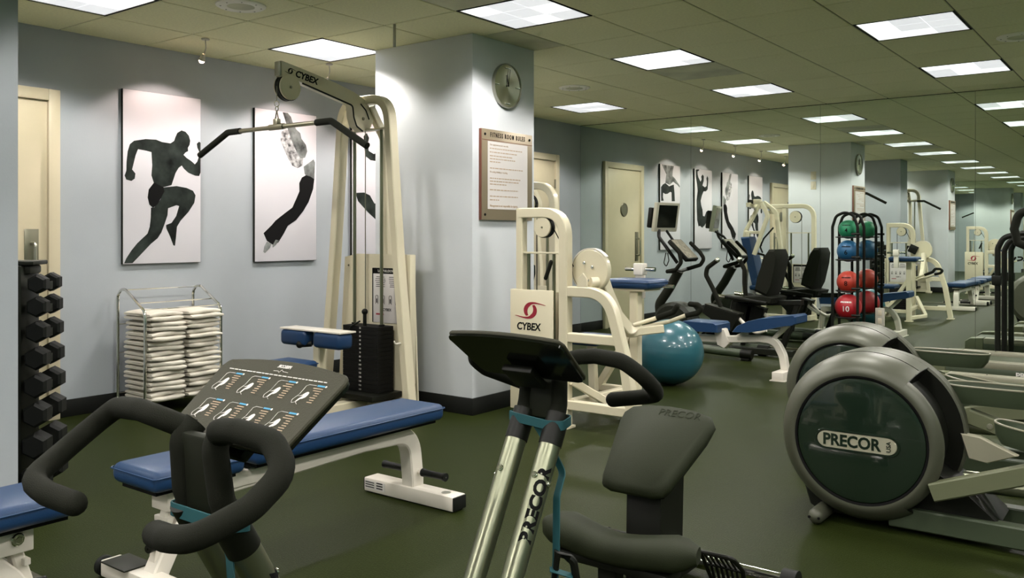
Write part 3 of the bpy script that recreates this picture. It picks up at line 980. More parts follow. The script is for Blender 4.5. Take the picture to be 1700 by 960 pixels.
def bench():
    xb = 3.128
    t = thing('weight_bench', (xb, 2.3, 0), 'blue padded flat bench on white frame with curved leg, before the lat pulldown tower', 'bench', 'blue padded flat benches')
    m = 'white_metal'
    vinyl_pad((xb - 0.135, 1.585, 0.365), (xb + 0.145, 1.945, 0.437), 'seat', t)
    vinyl_pad((xb - 0.135, 1.985, 0.375), (xb + 0.145, 3.02, 0.450), 'back_pad', t)
    part('pad_board', MB().box2((xb - 0.10, 1.61, 0.352), (xb + 0.11, 1.92, 0.367)).box2((xb - 0.10, 2.01, 0.362), (xb + 0.11, 2.99, 0.377)), 'print_black', t)
    part('main_beam', MB().rtube([(xb, 1.90, 0.305), (xb, 2.62, 0.325), (xb, 2.93, 0.315), (xb, 2.955, 0.10), (xb, 2.955, 0.05)], 0.075, 0.075, X, 0.14, 10), m, t)
    part('pad_bracket', MB().box2((xb - 0.05, 2.75, 0.352), (xb + 0.05, 2.99, 0.364), 0.003).box2((xb - 0.02, 2.45, 0.33), (xb + 0.02, 2.60, 0.364), 0.003), m, t)
    ft = part('floor_bar', MB().box2((xb - 0.27, 2.905, 0.006), (xb + 0.285, 2.995, 0.070), 0.006), m, t)
    for s in (-1, 1):
        part('end_cap', MB().box((xb + 0.0075 + s * 0.279, 2.95, 0.038), (0.010, 0.084, 0.058), None, 0.003), 'black_rubber', ft)
    part('foot_pad', MB().box2((xb - 0.26, 2.915, 0.0), (xb + 0.275, 2.985, 0.007)), 'black_rubber', ft)
    part('maker_label', MB().box2((xb - 0.265, 2.9035, 0.020), (xb - 0.13, 2.905, 0.060)), 'print_white', ft)
    lb = MB()
    for r in range(3):
        lb.box2((xb - 0.258, 2.9025, 0.050 - r * 0.011), (xb - 0.20, 2.904, 0.054 - r * 0.011))
        lb.box2((xb - 0.185, 2.9025, 0.052 - r * 0.012), (xb - 0.145, 2.904, 0.057 - r * 0.012))
    part('maker_label_print', lb, 'print_black', ft)
    part('badge', MB().disc((xb + 0.21, 2.95, 0.0705), Z, 0.022, 0.002, 20, 0.0003), 'steel_grey', ft)
    pg = part('peg_axle', MB().cyl((xb - 0.19, 2.955, 0.135), (xb + 0.20, 2.955, 0.135), 0.010, n=10), m, t)
    for s in (-1, 1):
        part('peg_grip', MB().lathe([(0.010, 0.0), (0.019, 0.0), (0.019, 0.012), (0.016, 0.018), (0.016, 0.125), (0.019, 0.13), (0.019, 0.142), (0.004, 0.143)], (xb + 0.01 + s * 0.052, 2.955, 0.135), X * s, 16), 'black_rubber', pg)
    # head end: hinge bracket, strut, curved leg, wheels
    part('curved_leg', MB().rtube([(xb + 0.01, 2.06, 0.315), (xb + 0.01, 1.86, 0.315), (xb + 0.01, 1.74, 0.19), (xb + 0.01, 1.655, 0.03)], 0.07, 0.062, X, 0.12, 8), m, t)
    br = part('hinge_bracket', MB().box2((xb - 0.045, 1.685, 0.27), (xb + 0.055, 1.80, 0.352), 0.004), m, t)
    bolt((xb + 0.058, 1.735, 0.315), X, 0.020, br)
    bolt((xb - 0.048, 1.735, 0.315), -X, 0.020, br)
    part('seat_strut', MB().rtube([(xb + 0.005, 1.745, 0.345), (xb + 0.005, 1.68, 0.13), (xb + 0.005, 1.67, 0.06)], 0.045, 0.038, X, 0.02), m, t)
    part('strut_clamp', MB().box((xb + 0.005, 1.70, 0.235), (0.085, 0.02, 0.02), None, 0.003), m, t)
    part('pop_pin', MB().lathe([(0.012, 0), (0.012, 0.03), (0.015, 0.032), (0.015, 0.06), (0.003, 0.062)], (xb + 0.005, 1.69, 0.150), (0.3, -0.95, 0.05), 14), 'black_plastic', t)
    part('wheel_bar', MB().box2((xb - 0.23, 1.60, 0.012), (xb + 0.24, 1.675, 0.070), 0.006), m, t)
    part('grip_plate', MB().box2((xb - 0.20, 1.585, 0.070), (xb - 0.045, 1.690, 0.076), 0.002), 'charcoal', t)
    for s in (-1, 1):
        wh = part('wheel', MB().disc((xb + s * 0.255, 1.63, 0.036), X, 0.036, 0.03, 20, 0.006), 'black_rubber', t)
        part('axle_bolt', MB().disc((xb + s * 0.272, 1.63, 0.036), X, 0.009, 0.006, 8, 0.001), 'chrome', wh)
    return t


BENCH = bench()
tag(mirror_copy(BENCH), 'blue padded flat bench with hinge bolt, cut off beside the partition wall')

# ------------------------------------------------------------------ stretch trainers


def stretch_trainer():
    xm = 4.530
    t = thing('stretch_trainer', (xm, 2.2, 0), 'stretching machine turned away, its black seat pad embossed with lettering', 'stretch machine')
    # tilted instruction board
    a = Vector((0, 1.805, 0.962))      # far top edge (y,z)
    b = Vector((0, 1.965, 0.838))      # edge by the user
    dv = (a - b)
    L = dv.length
    v = dv.normalized()
    u = -X                             # reading direction seen from the seat
    n = u.cross(v)
    o = Vector((xm, b.y, b.z))
    ol = []
    for k in range(9):                 # slightly bowed top edge
        s = -1 + 2 * k / 8
        ol.append((0.190 * s, L + 0.020 * (1 - s * s) - 0.012))
    poly = [(0.150, 0.0), (0.166, 0.006), (0.174, 0.022), (0.187, L - 0.045), (0.189, L - 0.028), (0.182, L - 0.013)] + [(0.175 - 0.35 * k / 8, L - 0.008 + 0.014 * (1 - (2 * k / 8 - 1) ** 2)) for k in range(9)] + [(-0.182, L - 0.013), (-0.189, L - 0.028), (-0.187, L - 0.045), (-0.174, 0.022), (-0.166, 0.006), (-0.150, 0.0)]
    bd = part('instruction_board', MB().prism(poly, o, u, v, 0.010, 0.003), 'board_face', t)
    part('board_back', MB().prism([(p * 0.985, 0.004 + q * 0.97) for p, q in poly], o - n * 0.0085, u, v, 0.008), 'black_gloss', bd)
    P = lambda x, y: o + u * x + v * y + n * 0.0056
    part('maker_lettering', text_mb('PRECOR', 0.0105, P(0.0, L - 0.010), u, v, 0.0003, bold=0.0004, shear=0.0), 'print_white', bd)
    part('emblem', MB().tube([P(-0.022, L - 0.023), P(-0.006, L - 0.022), P(0.0, L - 0.018), P(0.004, L - 0.026), P(0.008, L - 0.022), P(0.022, L - 0.023)], 0.0005, 0, 4), 'print_white', bd)
    cap = MB()
    x = -0.145
    while x < 0.145:
        q = random.uniform(0.006, 0.016)
        cap.prism([(x, -0.001), (x + q, -0.001), (x + q, 0.001), (x, 0.001)], P(0, L - 0.033), u, v, 0.0006)
        x += q + 0.003
    part('caption_print', cap, 'print_white', bd)
    fig = [(-0.5, 0.1), (-0.15, 0.35), (0.05, 0.75), (0.25, 0.95), (0.45, 0.85), (0.5, 0.45), (0.42, 0.05), (0.2, -0.2), (0.0, -0.25), (-0.2, -0.75), (-0.35, -0.75), (-0.2, -0.2), (0.0, 0.15), (0.0, 0.35), (-0.15, 0.2)]
    for r in range(2):
        for c in range(4):
            wcol = 0.083 if r == 0 else 0.074
            cx = (c - 1.5) * wcol
            cy = L - 0.062 - r * 0.070
            txt = MB()
            for k in range(7):
                ww = random.uniform(0.018, 0.026) if k < 2 else random.uniform(0.010, 0.016)
                x1 = cx - 0.024 + (0.0 if k >= 2 else 0.0)
                yy = cy + 0.012 - k * 0.0056
                txt.prism([(x1, yy - 0.0009), (x1 + ww, yy - 0.0009), (x1 + ww, yy + 0.0009), (x1, yy + 0.0009)], P(0, 0), u, v, 0.0006)
            part('text_print', txt, 'print_tan', bd)
            part('heading_print', MB().prism([(cx - 0.024, cy + 0.017), (cx - 0.004, cy + 0.017), (cx - 0.004, cy + 0.0205), (cx - 0.024, cy + 0.0205)], P(0, 0), u, v, 0.0006), 'print_blue', bd)
            part('bullet_print', MB().disc(P(cx - 0.0275, cy + 0.0188), n, 0.0024, 0.0006, 10, 0.0001), 'print_white', bd)
            part('bracket_print', MB().tube([P(cx - 0.001, cy + 0.0188), P(cx + 0.018, cy + 0.0188), P(cx + 0.024, cy + 0.015), P(cx + 0.024, cy - 0.006)], 0.0005, 0, 4), 'print_white', bd)
            fx, fy, fs = cx + 0.012, cy - 0.013, 0.022
            j = random.uniform(0.85, 1.1)
            part('figure_print', MB().prism([(fx - p * fs, fy + q * fs * 0.8 * j) for p, q in fig], P(0, 0), u, v, 0.0006), 'print_white', bd)
            part('machine_print', MB().tube([P(fx + 0.012, fy + 0.006), P(fx + 0.019, fy - 0.008), P(fx + 0.015, fy - 0.016), P(fx + 0.006, fy - 0.012), P(fx - 0.002, fy - 0.017)], 0.0005, 0.004, 4), 'print_white', bd)
    # posts
    for s in (-1, 1):
        xs = xm + s * 0.057
        d = Vector((0, 1.985 - 1.615, 0.71 - 0.04))
        p0 = Vector((xs, 1.615, 0.04))
        po = part('post', MB().cyl(p0, p0 + d * 0.925, 0.0295, n=24), 'silver_tube', t)
        part('collar', MB().cyl(p0 + d * 0.915, p0 + d * 1.03, 0.032, n=24), 'black_plastic', t)
        part('neck', MB().tube([p0 + d * 1.0, (xm + s * 0.056, 2.00, 0.755), (xm + s * 0.050, 2.01, 0.85), (xm + s * 0.045, 1.985, 0.875)], 0.023, 0.05, 14), 'black_foam', t)
        q = p0 + d * 0.80
        bolt(q + Vector((0.0, -0.027, 0.012)), (0, -0.88, 0.48), 0.009, po)
        q = p0 + d * 0.78
        bolt(q + Vector((s * 0.030, 0, 0)), X * s, 0.008, po)
    part('neck_plate', MB().box((xm, 2.003, 0.79), (0.085, 0.022, 0.15), RX(-0.1), 0.006), 'charcoal', t)
    part('board_bracket', MB().box((xm, 1.915, 0.838), (0.10, 0.09, 0.022), RX(-0.66), 0.006), 'black_plastic', t)
    dd = Vector((0, 0.37, 0.67)).normalized()
    p1 = Vector((xm + 0.057 + 0.0285, 1.615, 0.04)) + Vector((0, 0.37, 0.67)) * 0.70
    lu = dd
    lv = Vector((0, -0.67, 0.37)).normalized()
    # lettering wraps the near face of the right post
    mb = text_mb('PRECOR', 0.046, (0, 0, 0), X, Y, 0.0008, bold=0.0024)
    ctr = Vector((xm + 0.057, 1.615, 0.04)) + Vector((0, 0.37, 0.67)) * 0.70
    nn0 = Vector((0.35, -0.82, 0.45))
    nn0 = (nn0 - dd * nn0.dot(dd)).normalized()
    ss = nn0.cross(dd)
    w2 = MB()
    R = 0.0302
    out = []
    for (x, y, z) in mb.v:
        ang = -y / R + 0.50
        out.append(ctr + dd * (x * 1.15) + (nn0 * math.cos(ang) - ss * math.sin(ang)) * (R + z * 0.4))
    w2.add(out, mb.f)
    part('post_lettering', w2, 'print_black', t)
    # handlebars
    for s in (-1, 1):
        path = [(xm + s * 0.048, 1.99, 0.86), (xm + s * 0.085, 2.03, 0.885), (xm + s * 0.15, 2.035, 0.893), (xm + s * 0.238, 2.03, 0.887), (xm + s * 0.292, 2.045, 0.850), (xm + s * 0.290, 2.11, 0.808), (xm + s * 0.258, 2.186, 0.775), (xm + s * 0.19, 2.185, 0.762), (xm + s * 0.128, 2.168, 0.752)]
        pts = fillet(path, 0.06, 5)
        g = MB().tube(pts, 0.0212, 0, 14)
        g.sphere(pts[-1], 0.0212, 14, 8)
        part('handlebar', g, 'black_foam', t)
    # teal strap round the necks with loose tail and buckle loops
    z0 = 0.715
    st = MB()
    st.rtube([(xm - 0.088, 1.965, z0), (xm - 0.05, 1.950, z0), (xm + 0.05, 1.950, z0 - 0.008), (xm + 0.092, 1.965, z0 - 0.008), (xm + 0.088, 2.015, z0), (xm - 0.084, 2.015, z0), (xm - 0.088, 1.965, z0)], 0.026, 0.003, Z, 0.012, 3, 0.0008)
    st.rtube([(xm + 0.0, 1.965, z0 - 0.01), (xm + 0.045, 1.975, z0 - 0.075), (xm + 0.075, 1.99, z0 - 0.14), (xm + 0.085, 1.945, 0.52), (xm + 0.090, 1.935, 0.36), (xm + 0.098, 1.915, 0.30)], 0.004, 0.022, Y, 0.03, 4, 0.0008)
    sp = part('strap', st, 'teal_strap', t)
    part('buckle', MB().tube([(xm + 0.105, 1.92, 0.385), (xm + 0.135, 1.95, 0.36), (xm + 0.140, 1.96, 0.30), (xm + 0.125, 1.96, 0.24), (xm + 0.10, 1.93, 0.235), (xm + 0.095, 1.92, 0.30)], 0.011, 0.03, 8, True), 'black_plastic', sp)
    part('strap_loop', MB().rtube([(xm + 0.09, 1.905, 0.34), (xm + 0.145, 1.955, 0.315), (xm + 0.10, 1.93, 0.305), (xm + 0.075, 1.905, 0.27), (xm + 0.08, 1.90, 0.225)], 0.022, 0.003, Y, 0.01, 3, 0.0008), 'teal_strap', sp)
    # seat: tilted tapered pad on a stem
    pv = Vector((0, 0.285, 0.200)).normalized()
    sp_o = Vector((xm + 0.015, 2.455, 0.412))
    Lp = 0.385
    outl = [(-0.075, 0.0), (0.075, 0.0), (0.108, 0.012), (0.122, 0.045), (0.170, 0.285), (0.172, 0.325), (0.150, 0.358), (0.09, 0.376), (0.0, 0.382), (-0.09, 0.376), (-0.150, 0.358), (-0.172, 0.325), (-0.170, 0.285), (-0.122, 0.045), (-0.108, 0.012)]
    nrm = X.cross(pv)
    seat = part('seat', MB().prism(outl, sp_o - nrm * 0.022, X, pv, 0.052, 0.018), 'dark_pad', t, ang=1.3)
    part('seat_lettering', text_mb('PRECOR', 0.042, sp_o + pv * 0.338 + nrm * 0.0035 + X * 0.045, X, pv, 0.0018), 'dark_pad', seat)
    part('seat_shell', MB().prism([(p * 0.9, 0.02 + q * 0.9) for p, q in outl], sp_o - nrm * 0.053, X, pv, 0.02, 0.006), 'black_plastic', seat)
    part('seat_stem', MB().prism([(2.535, 0.05), (2.70, 0.05), (2.72, 0.50), (2.60, 0.50), (2.545, 0.42)], (xm + 0.02, 0, 0), Y, Z, 0.125, 0.01), 'black_plastic', t)
    # knee pad across the frame
    kp = MB()
    prof = []
    N = 24
    for k in range(N):
        a = 2 * PI * k / N
        prof.append((0.075 * math.copysign(abs(math.cos(a)) ** 0.7, math.cos(a)), 0.046 * math.copysign(abs(math.sin(a)) ** 0.8, math.sin(a))))
    path = []
    for k in range(17):
        s = -1 + k / 8
        path.append((xm + 0.02 + s * 0.265, 2.36 + 0.035 * s * s, 0.262 - 0.03 * math.cos(s * PI) * 0.4))
    kp.sweep(path, prof, side=Y, scale=lambda s: (1.0 if 0.08 < s < 0.92 else 0.82 if 0.02 < s < 0.98 else 0.45) * (0.92 + 0.16 * abs(2 * s - 1)))
    knee = part('knee_pad', kp, 'dark_pad', t)
    part('knee_bracket', MB().box((xm + 0.02, 2.37, 0.205), (0.40, 0.10, 0.03), None, 0.008).rtube([(xm, 2.37, 0.20), (xm, 2.37, 0.06)], 0.07, 0.05, X), 'black_plastic', knee)
    # base frame
    part('base_beam', MB().rtube([(xm, 1.60, 0.055), (xm, 2.92, 0.055)], 0.085, 0.05, X), 'black_plastic', t)
    part('front_foot', MB().cyl((xm - 0.26, 1.615, 0.042), (xm + 0.26, 1.615, 0.042), 0.030, n=20), 'silver_tube', t)
    rf = part('rear_foot', MB().cyl((xm - 0.36, 2.93, 0.045), (xm + 0.36, 2.93, 0.045), 0.026, n=20), 'chrome', t)
    for s in (-1, 1):
        part('end_cap', MB().cyl((xm + s * 0.345, 2.93, 0.045), (xm + s * 0.395, 2.93, 0.045), 0.045, n=24), 'black_rubber', rf)
        part('end_cap', MB().cyl((xm + s * 0.25, 1.615, 0.042), (xm + s * 0.29, 1.615, 0.042), 0.042, n=24), 'black_rubber', rf)
        fp = part('foot_plate', MB().tube([(xm + s * 0.13, 2.74, 0.155), (xm + s * 0.245, 2.74, 0.155), (xm + s * 0.255, 2.80, 0.10), (xm + s * 0.25, 2.83, 0.035), (xm + s * 0.13, 2.83, 0.035)], 0.008, 0.02, 8, True), 'black_plastic', t)
        for k in range(6):
            xx = xm + s * (0.142 + 0.018 * k)
            part('slat', MB().tube([(xx, 2.74, 0.155), (xx, 2.80, 0.10), (xx, 2.83, 0.035)], 0.0055, 0.03, 6), 'black_plastic', fp)
        part('slat', MB().cyl((xm + s * 0.13, 2.80, 0.095), (xm + s * 0.252, 2.80, 0.095), 0.005, n=8), 'black_plastic', fp)
    return t


TR = stretch_trainer()
tag(mirror_copy(TR), 'stretching machine with printed instruction board and black foam handlebars up close')

# ------------------------------------------------------------------ towel rack and towels
t = thing('towel_rack', (0.25, 3.51, 0), 'chrome wire towel rack on the floor below the running man picture', 'rack')
RY0, RY1 = 3.215, 3.80
for y in (RY0, RY1):
    part('side_frame', MB().tube([(0.07, y, 0.0), (0.07, y, 0.80), (0.12, y, 0.845), (0.17, y, 0.845), (0.41, y, 0.71), (0.42, y, 0.64), (0.42, y, 0.0)], 0.0105, 0.06, 10), 'chrome', t)
for x, z in ((0.11, 0.838), (0.30, 0.755), (0.412, 0.716), (0.07, 0.40), (0.07, 0.60), (0.07, 0.12), (0.42, 0.086), (0.07, 0.086)):
    part('cross_wire', MB().cyl((x, RY0, z), (x, RY1, z), 0.0045, n=8), 'chrome', t)
sh = part('shelf', MB().box2((0.075, RY0 + 0.01, 0.080), (0.415, RY1 - 0.01, 0.0875)), 'steel_grey', t)
for y in (RY0, RY1):
    for x in (0.07, 0.42):
        part('joint', MB().sphere((x, y, 0.088), 0.014, 12, 8), 'chrome', t)


def towel_mesh(seed):
    rnd = random.Random(seed)
    mb = MB()
    W, D, H = 0.254, 0.352, 0.0615
    nl = 2
    hh = H / nl
    for l in range(nl):
        r = hh * 0.50
        dx = rnd.uniform(-0.010, 0.012) if l != 1 else rnd.uniform(-0.020, 0.004)
        prof = []
        n = 8
        for k in range(n + 1):
            a = -PI / 2 + PI * k / n
            prof.append((D / 2 - r + r * math.cos(a) + dx, r * math.sin(a)))
        for k in range(n + 1):
            a = PI / 2 + PI * k / n
            prof.append((-D / 2 + r + r * math.cos(a), r * math.sin(a)))
        m = len(prof)
        ny = 11
        vs, fs = [], []
        ph = rnd.uniform(0, 6)
        for j in range(ny):
            s = -1 + 2 * j / (ny - 1)
            e = 1.0 if abs(s) < 0.95 else 0.55
            if j in (1, ny - 2):
                e = 0.93
            sag = -0.003 * s * s + 0.0028 * math.sin(3.1 * s + ph)
            wob = 0.011 * math.sin(2.3 * s + ph * 2) + 0.005 * math.sin(6.1 * s + ph)
            for a, b in prof:
                aa = a + (wob if a > 0 else 0)
                vs.append((aa * (0.985 if e < 0.9 else 1), s * W / 2, hh * (l + 0.5) + b * e + sag))
        for j in range(ny - 1):
            for k in range(m):
                q = (k + 1) % m
                fs.append((j * m + k, (j + 1) * m + k, (j + 1) * m + q, j * m + q))
        fs.append(tuple(range(m)))
        fs.append(tuple((ny - 1) * m + k for k in range(m - 1, -1, -1)))
        mb.add(vs, fs)
    return mb


tw = [towel_mesh(s).mesh('towel', 'towel', ang=1.2) for s in range(6)]
ORD = ['lowest', 'second', 'third', 'fourth', 'fifth', 'sixth', 'seventh', 'eighth', 'topmost']
for c, y in enumerate((3.365, 3.645)):
    for k in range(9):
        o = bpy.data.objects.new('towel', tw[(k * 3 + c * 2) % 6])
        o.location = (0.287 + random.uniform(-0.012, 0.014), y + random.uniform(-0.004, 0.004), 0.0950 + k * 0.0675)
        o.rotation_euler = (0, 0, random.uniform(-0.035, 0.035))
        COL.objects.link(o)
        nm = ORD[k] if k in (0, 8) else ORD[k] + ' from the bottom'
        tag(o, 'white folded towel, %s of the rack stack %s' % (nm, ('by the partition', 'by the lat tower')[c]), 'towel', 'folded towels in the chrome rack')

# ------------------------------------------------------------------ dumbbell tower
RKX, RKY = 1.655, 1.915
ax = Vector((-0.738, 0.675, 0)).normalized()
pe = Vector((0.675, 0.738, 0)).normalized()
t = thing('dumbbell_rack', (RKX, RKY, 0), 'black upright dumbbell tower rack standing against the partition wall', 'rack')
base = Vector((RKX, RKY, 0))
c0 = base - pe * 0.03
part('upright', MB().box(c0 + Z * 0.55, (0.24, 0.07, 1.06), RZ(math.atan2(ax.y, ax.x)), 0.006), 'charcoal', t)
part('top_cap', MB().box(c0 + Z * 1.092, (0.20, 0.16, 0.02), RZ(math.atan2(ax.y, ax.x)), 0.006).box(c0 + Z * 1.06, (0.15, 0.12, 0.04), RZ(math.atan2(ax.y, ax.x)), 0.01), 'charcoal', t)
part('base_plate', MB().box(c0 + Z * 0.015, (0.22, 0.19, 0.03), RZ(math.atan2(ax.y, ax.x)), 0.006), 'charcoal', t)
LV = [0.985, 0.880, 0.766, 0.645, 0.520, 0.390, 0.250, 0.105]
for k, z in enumerate(LV):
    for s in (1,):
        cr = part('cradle', MB().box(c0 + pe * s * 0.075 + Z * (z - 0.012 - 0.0), (0.05, 0.10, 0.014), RZ(math.atan2(ax.y, ax.x)), 0.003), 'charcoal', t)
        part('lip', MB().box(c0 + pe * s * 0.122 + Z * (z + 0.004), (0.05, 0.006, 0.03), RZ(math.atan2(ax.y, ax.x)), 0.002), 'charcoal', cr)
ODN = ['topmost', 'second from the top', 'third from the top', 'fourth from the top', 'fifth from the top', 'sixth from the top', 'seventh from the top', 'lowest']
for s in (1,):
    for k, z in enumerate(LV):
        hr = 0.045 + 0.0027 * k
        hl = 0.072 + 0.006 * k
        gp = 0.056
        c = c0 + pe * s * 0.100 + Z * (z + 0.012)
        d = thing('dumbbell', c, 'black hex dumbbell with chrome handle, %s on the tower rack' % ODN[k], 'dumbbell', 'hex dumbbells on the tower rack')
        part('handle', MB().lathe([(0.002, -gp - 0.01), (0.012, -gp - 0.01), (0.0135, -0.02), (0.015, 0), (0.0135, 0.02), (0.012, gp + 0.01), (0.002, gp + 0.01)], c, ax, 14), 'chrome', d)
        for q in (-1, 1):
            part('hex_head', MB().lathe([(0.001, 0), (hr * 0.78, 0), (hr, hr * 0.22), (hr, hl - hr * 0.3), (hr * 0.78, hl), (0.001, hl)], c + ax * q * gp, ax * q, 6), 'black_rubber', d, ang=0.3)
# ------------------------------------------------------------------ arm curl machine


def refl(u, v, y):
    """point at depth y that shows at pixel (u,v) in the far mirror"""
    p = on_y(u, v, 2 * YM - y)
    return Vector((p.x, y, p.z))


def arm_curl():
    t = thing('arm_curl_machine', (2.85, 4.95, 0), 'cream arm curl machine with red logo on its shroud and round cam wheel', 'gym machine')
    m = 'cream_metal'
    y0 = 4.64
    part('tower_frame', MB().rtube([(2.855, y0, 0.02), (2.855, y0, 1.365), (2.51, y0, 1.365)], 0.07, 0.065, Y, 0.16, 8).rtube([(2.51, y0, 0.02), (2.51, y0, 1.395)], 0.065, 0.05, Y), m, t)
    part('tower_crossbar', MB().box((2.68, y0, 1.105), (0.30, 0.03, 0.012), None, 0.002), m, t)
    sh = part('shroud', MB().box2((2.462, y0 - 0.062, 0.09), (2.80, y0 - 0.050, 0.868), 0.004).box2((2.462, y0 - 0.055, 0.09), (2.474, y0 + 0.03, 0.868), 0.003), m, t)
    o = Vector((2.625, y0 - 0.0632, 0.735))
    swoosh(o, X, Z, 0.100, sh, 'print_red')
    part('logo_lettering', text_mb('CYBEX', 0.066, (2.610, y0 - 0.0634, 0.628), X, Z, 0.0008, bold=0.0018, xs=0.92, shear=0.1), 'print_black', sh)
    pulley((2.695, y0, 1.27), Y, 0.066, 0.05, t)
    part('cable', MB().tube([(2.632, y0, 1.27), (2.632, y0, 0.50)], 0.0035, 0, 6).tube([(2.758, y0, 1.27), (2.89, y0 + 0.04, 1.02)], 0.0035, 0, 6), 'print_black', t)
    for s in (-1, 1):
        part('guide_rod', MB().cyl((2.66 + s * 0.10, y0 + 0.01, 0.08), (2.66 + s * 0.10, y0 + 0.01, 1.10), 0.0115, n=12), 'silver_tube', t)
    weight_stack(2.535, 2.795, y0 - 0.045, y0 + 0.075, 0.10, 0.46, 12, 1, t, False)
    c = part('card_holder', MB().box2((2.53, y0 + 0.055, 0.49), (2.80, y0 + 0.063, 0.85), 0.002), m, t)
    placard(y0 + 0.063, 2.54, 2.79, 0.52, 0.84, 1, '', t)
    part('lift_handle', MB().capsule(on_y(906, 462, 4.60), on_y(915, 435, 4.60), 0.013), 'black_foam', t)
    # side frame
    part('upper_rail', MB().rtube([(2.86, y0, 0.865), (3.17, y0, 0.865), (3.29, y0, 0.45), (3.36, y0, 0.02)], 0.062, 0.066, Y, 0.20, 10), m, t)
    part('middle_rail', MB().rtube([(2.86, y0, 0.575), (3.265, y0, 0.575)], 0.055, 0.06, Y), m, t)
    part('lower_rail', MB().rtube([(2.86, y0, 0.15), (3.345, y0, 0.15)], 0.055, 0.06, Y), m, t)
    for x in (2.51, 2.855, 3.36):
        part('foot_pad', MB().box((x, y0, 0.008), (0.095, 0.095, 0.016), None, 0.003), m, t)
    y1 = 5.36
    part('pad_post', MB().rtube([(2.96, y1, 0.02), (2.96, y1, 0.845)], 0.07, 0.065, Y), m, t)
    part('diagonal_strut', MB().rtube([(2.96, y1, 0.60), (2.58, y1, 0.02)], 0.055, 0.05, Y), m, t)
    part('cross_rail', MB().rtube([(2.90, y0, 0.16), (2.96, y1, 0.16)], 0.055, 0.05, Z).rtube([(2.60, y1, 0.14), (2.96, y1, 0.14)], 0.05, 0.05, Y), m, t)
    part('brace', MB().rtube([(2.90, y0, 0.30), (3.10, y0 + 0.35, 0.06), (2.96, y1, 0.05)], 0.05, 0.05, Z, 0.05), m, t)
    for x in (2.96, 2.58):
        part('foot_pad', MB().box((x, y1, 0.008), (0.10, 0.095, 0.016), None, 0.003), m, t)
    # cam wheel with bracket and rim slot
    cw = Vector((3.0, 4.72, 0.998))
    wh = part('cam_wheel', MB().lathe([(0.001, -0.022), (0.128, -0.022), (0.134, -0.016), (0.134, 0.016), (0.128, 0.022), (0.001, 0.022)], cw, Y, 48), m, t)
    part('cam_rim', MB().lathe([(0.134, -0.02), (0.141, -0.02), (0.141, 0.02), (0.134, 0.02)], cw, Y, 40, -2.8, 0.9), 'white_metal', wh)
    for a, b in ((-0.04, 0.045), (0.02, 0.02), (0.0, -0.065)):
        bolt(cw + Vector((a, -0.025, b)), -Y, 0.011, wh)
    part('cam_belt', MB().lathe([(0.137, -0.012), (0.142, -0.012), (0.142, 0.012), (0.137, 0.012)], cw, Y, 24, 3.3, 4.9), 'black_rubber', wh)
    part('hub_bracket', MB().prism([(2.955, 0.89), (3.035, 0.89), (3.03, 0.95), (3.0, 0.985), (2.965, 0.95)], (0, y0 - 0.02, 0), X, Z, 0.014, 0.003), m, t)
    part('hub', MB().cyl((3.06, 4.70, 0.925), (3.03, 4.66, 0.925), 0.032), m, t)
    # lever arm with two grips
    lv = part('lever_arm', MB().rtube([on_y(1000, 462, 4.80), on_y(1008, 487, 4.84), on_y(1024, 525, 4.95), on_y(1046, 552, 5.10), on_y(1098, 546, 5.28)], 0.085, 0.055, Y, 0.10, 6), m, t)
    ga, gb = on_y(1052, 540, 5.22), on_y(1090, 528, 5.30)
    part('grip_rod', MB().tube([ga, gb], 0.014, 0, 10), m, lv)
    part('grip', MB().tube([gb, on_y(1118, 518, 5.33), on_y(1124, 509, 5.33)], 0.019, 0.02, 12).sphere(on_y(1124, 509, 5.33), 0.019, 12, 8), 'black_foam', lv)
    gc = on_y(1138, 524, 5.42)
    part('grip_rod', MB().tube([on_y(1062, 545, 5.24), on_y(1112, 534, 5.40), gc], 0.014, 0.02, 10), m, lv)
    part('grip', MB().tube([gc, on_y(1158, 520, 5.45), on_y(1165, 512, 5.45), on_y(1158, 506, 5.45), on_y(1146, 505, 5.45)], 0.018, 0.02, 12).sphere(on_y(1146, 505, 5.45), 0.018, 12, 8), 'black_foam', lv)
    vinyl_pad((2.735, 5.27, 0.850), (3.105, 5.58, 0.915), 'arm_pad', t)
    part('pad_bracket', MB().box2((2.80, 5.30, 0.835), (3.06, 5.54, 0.852)), m, t)
    vinyl_pad((2.49, 5.12, 0.455), (2.79, 5.44, 0.515), 'seat', t)
    part('seat_post', MB().rtube([(2.64, 5.30, 0.455), (2.66, 5.30, 0.05)], 0.055, 0.055, Y), m, t)
    q = on_y(1063, 447, 5.62)
    sb = part('peg_block', MB().box(q, (0.075, 0.08, 0.085), None, 0.008).box(q - Z * 0.12, (0.06, 0.05, 0.18), None, 0.004), 'white_metal', t)
    part('peg', MB().cyl(q - X * 0.12, q + X * 0.12, 0.015, n=12), 'chrome', sb)
    part('peg', MB().cyl(V3((3.10, 5.50, 0.865)), V3((3.18, 5.50, 0.865)), 0.013, n=12), 'chrome', sb)
    part('stop_plate', MB().box(refl(1516, 414, 4.775), (0.12, 0.012, 0.12), RY(0.45), 0.003), 'black_plastic', t)
    return t


AC = arm_curl()
tag(mirror_copy(AC), 'second arm curl machine with red logo, seen only deep in the wall mirror')

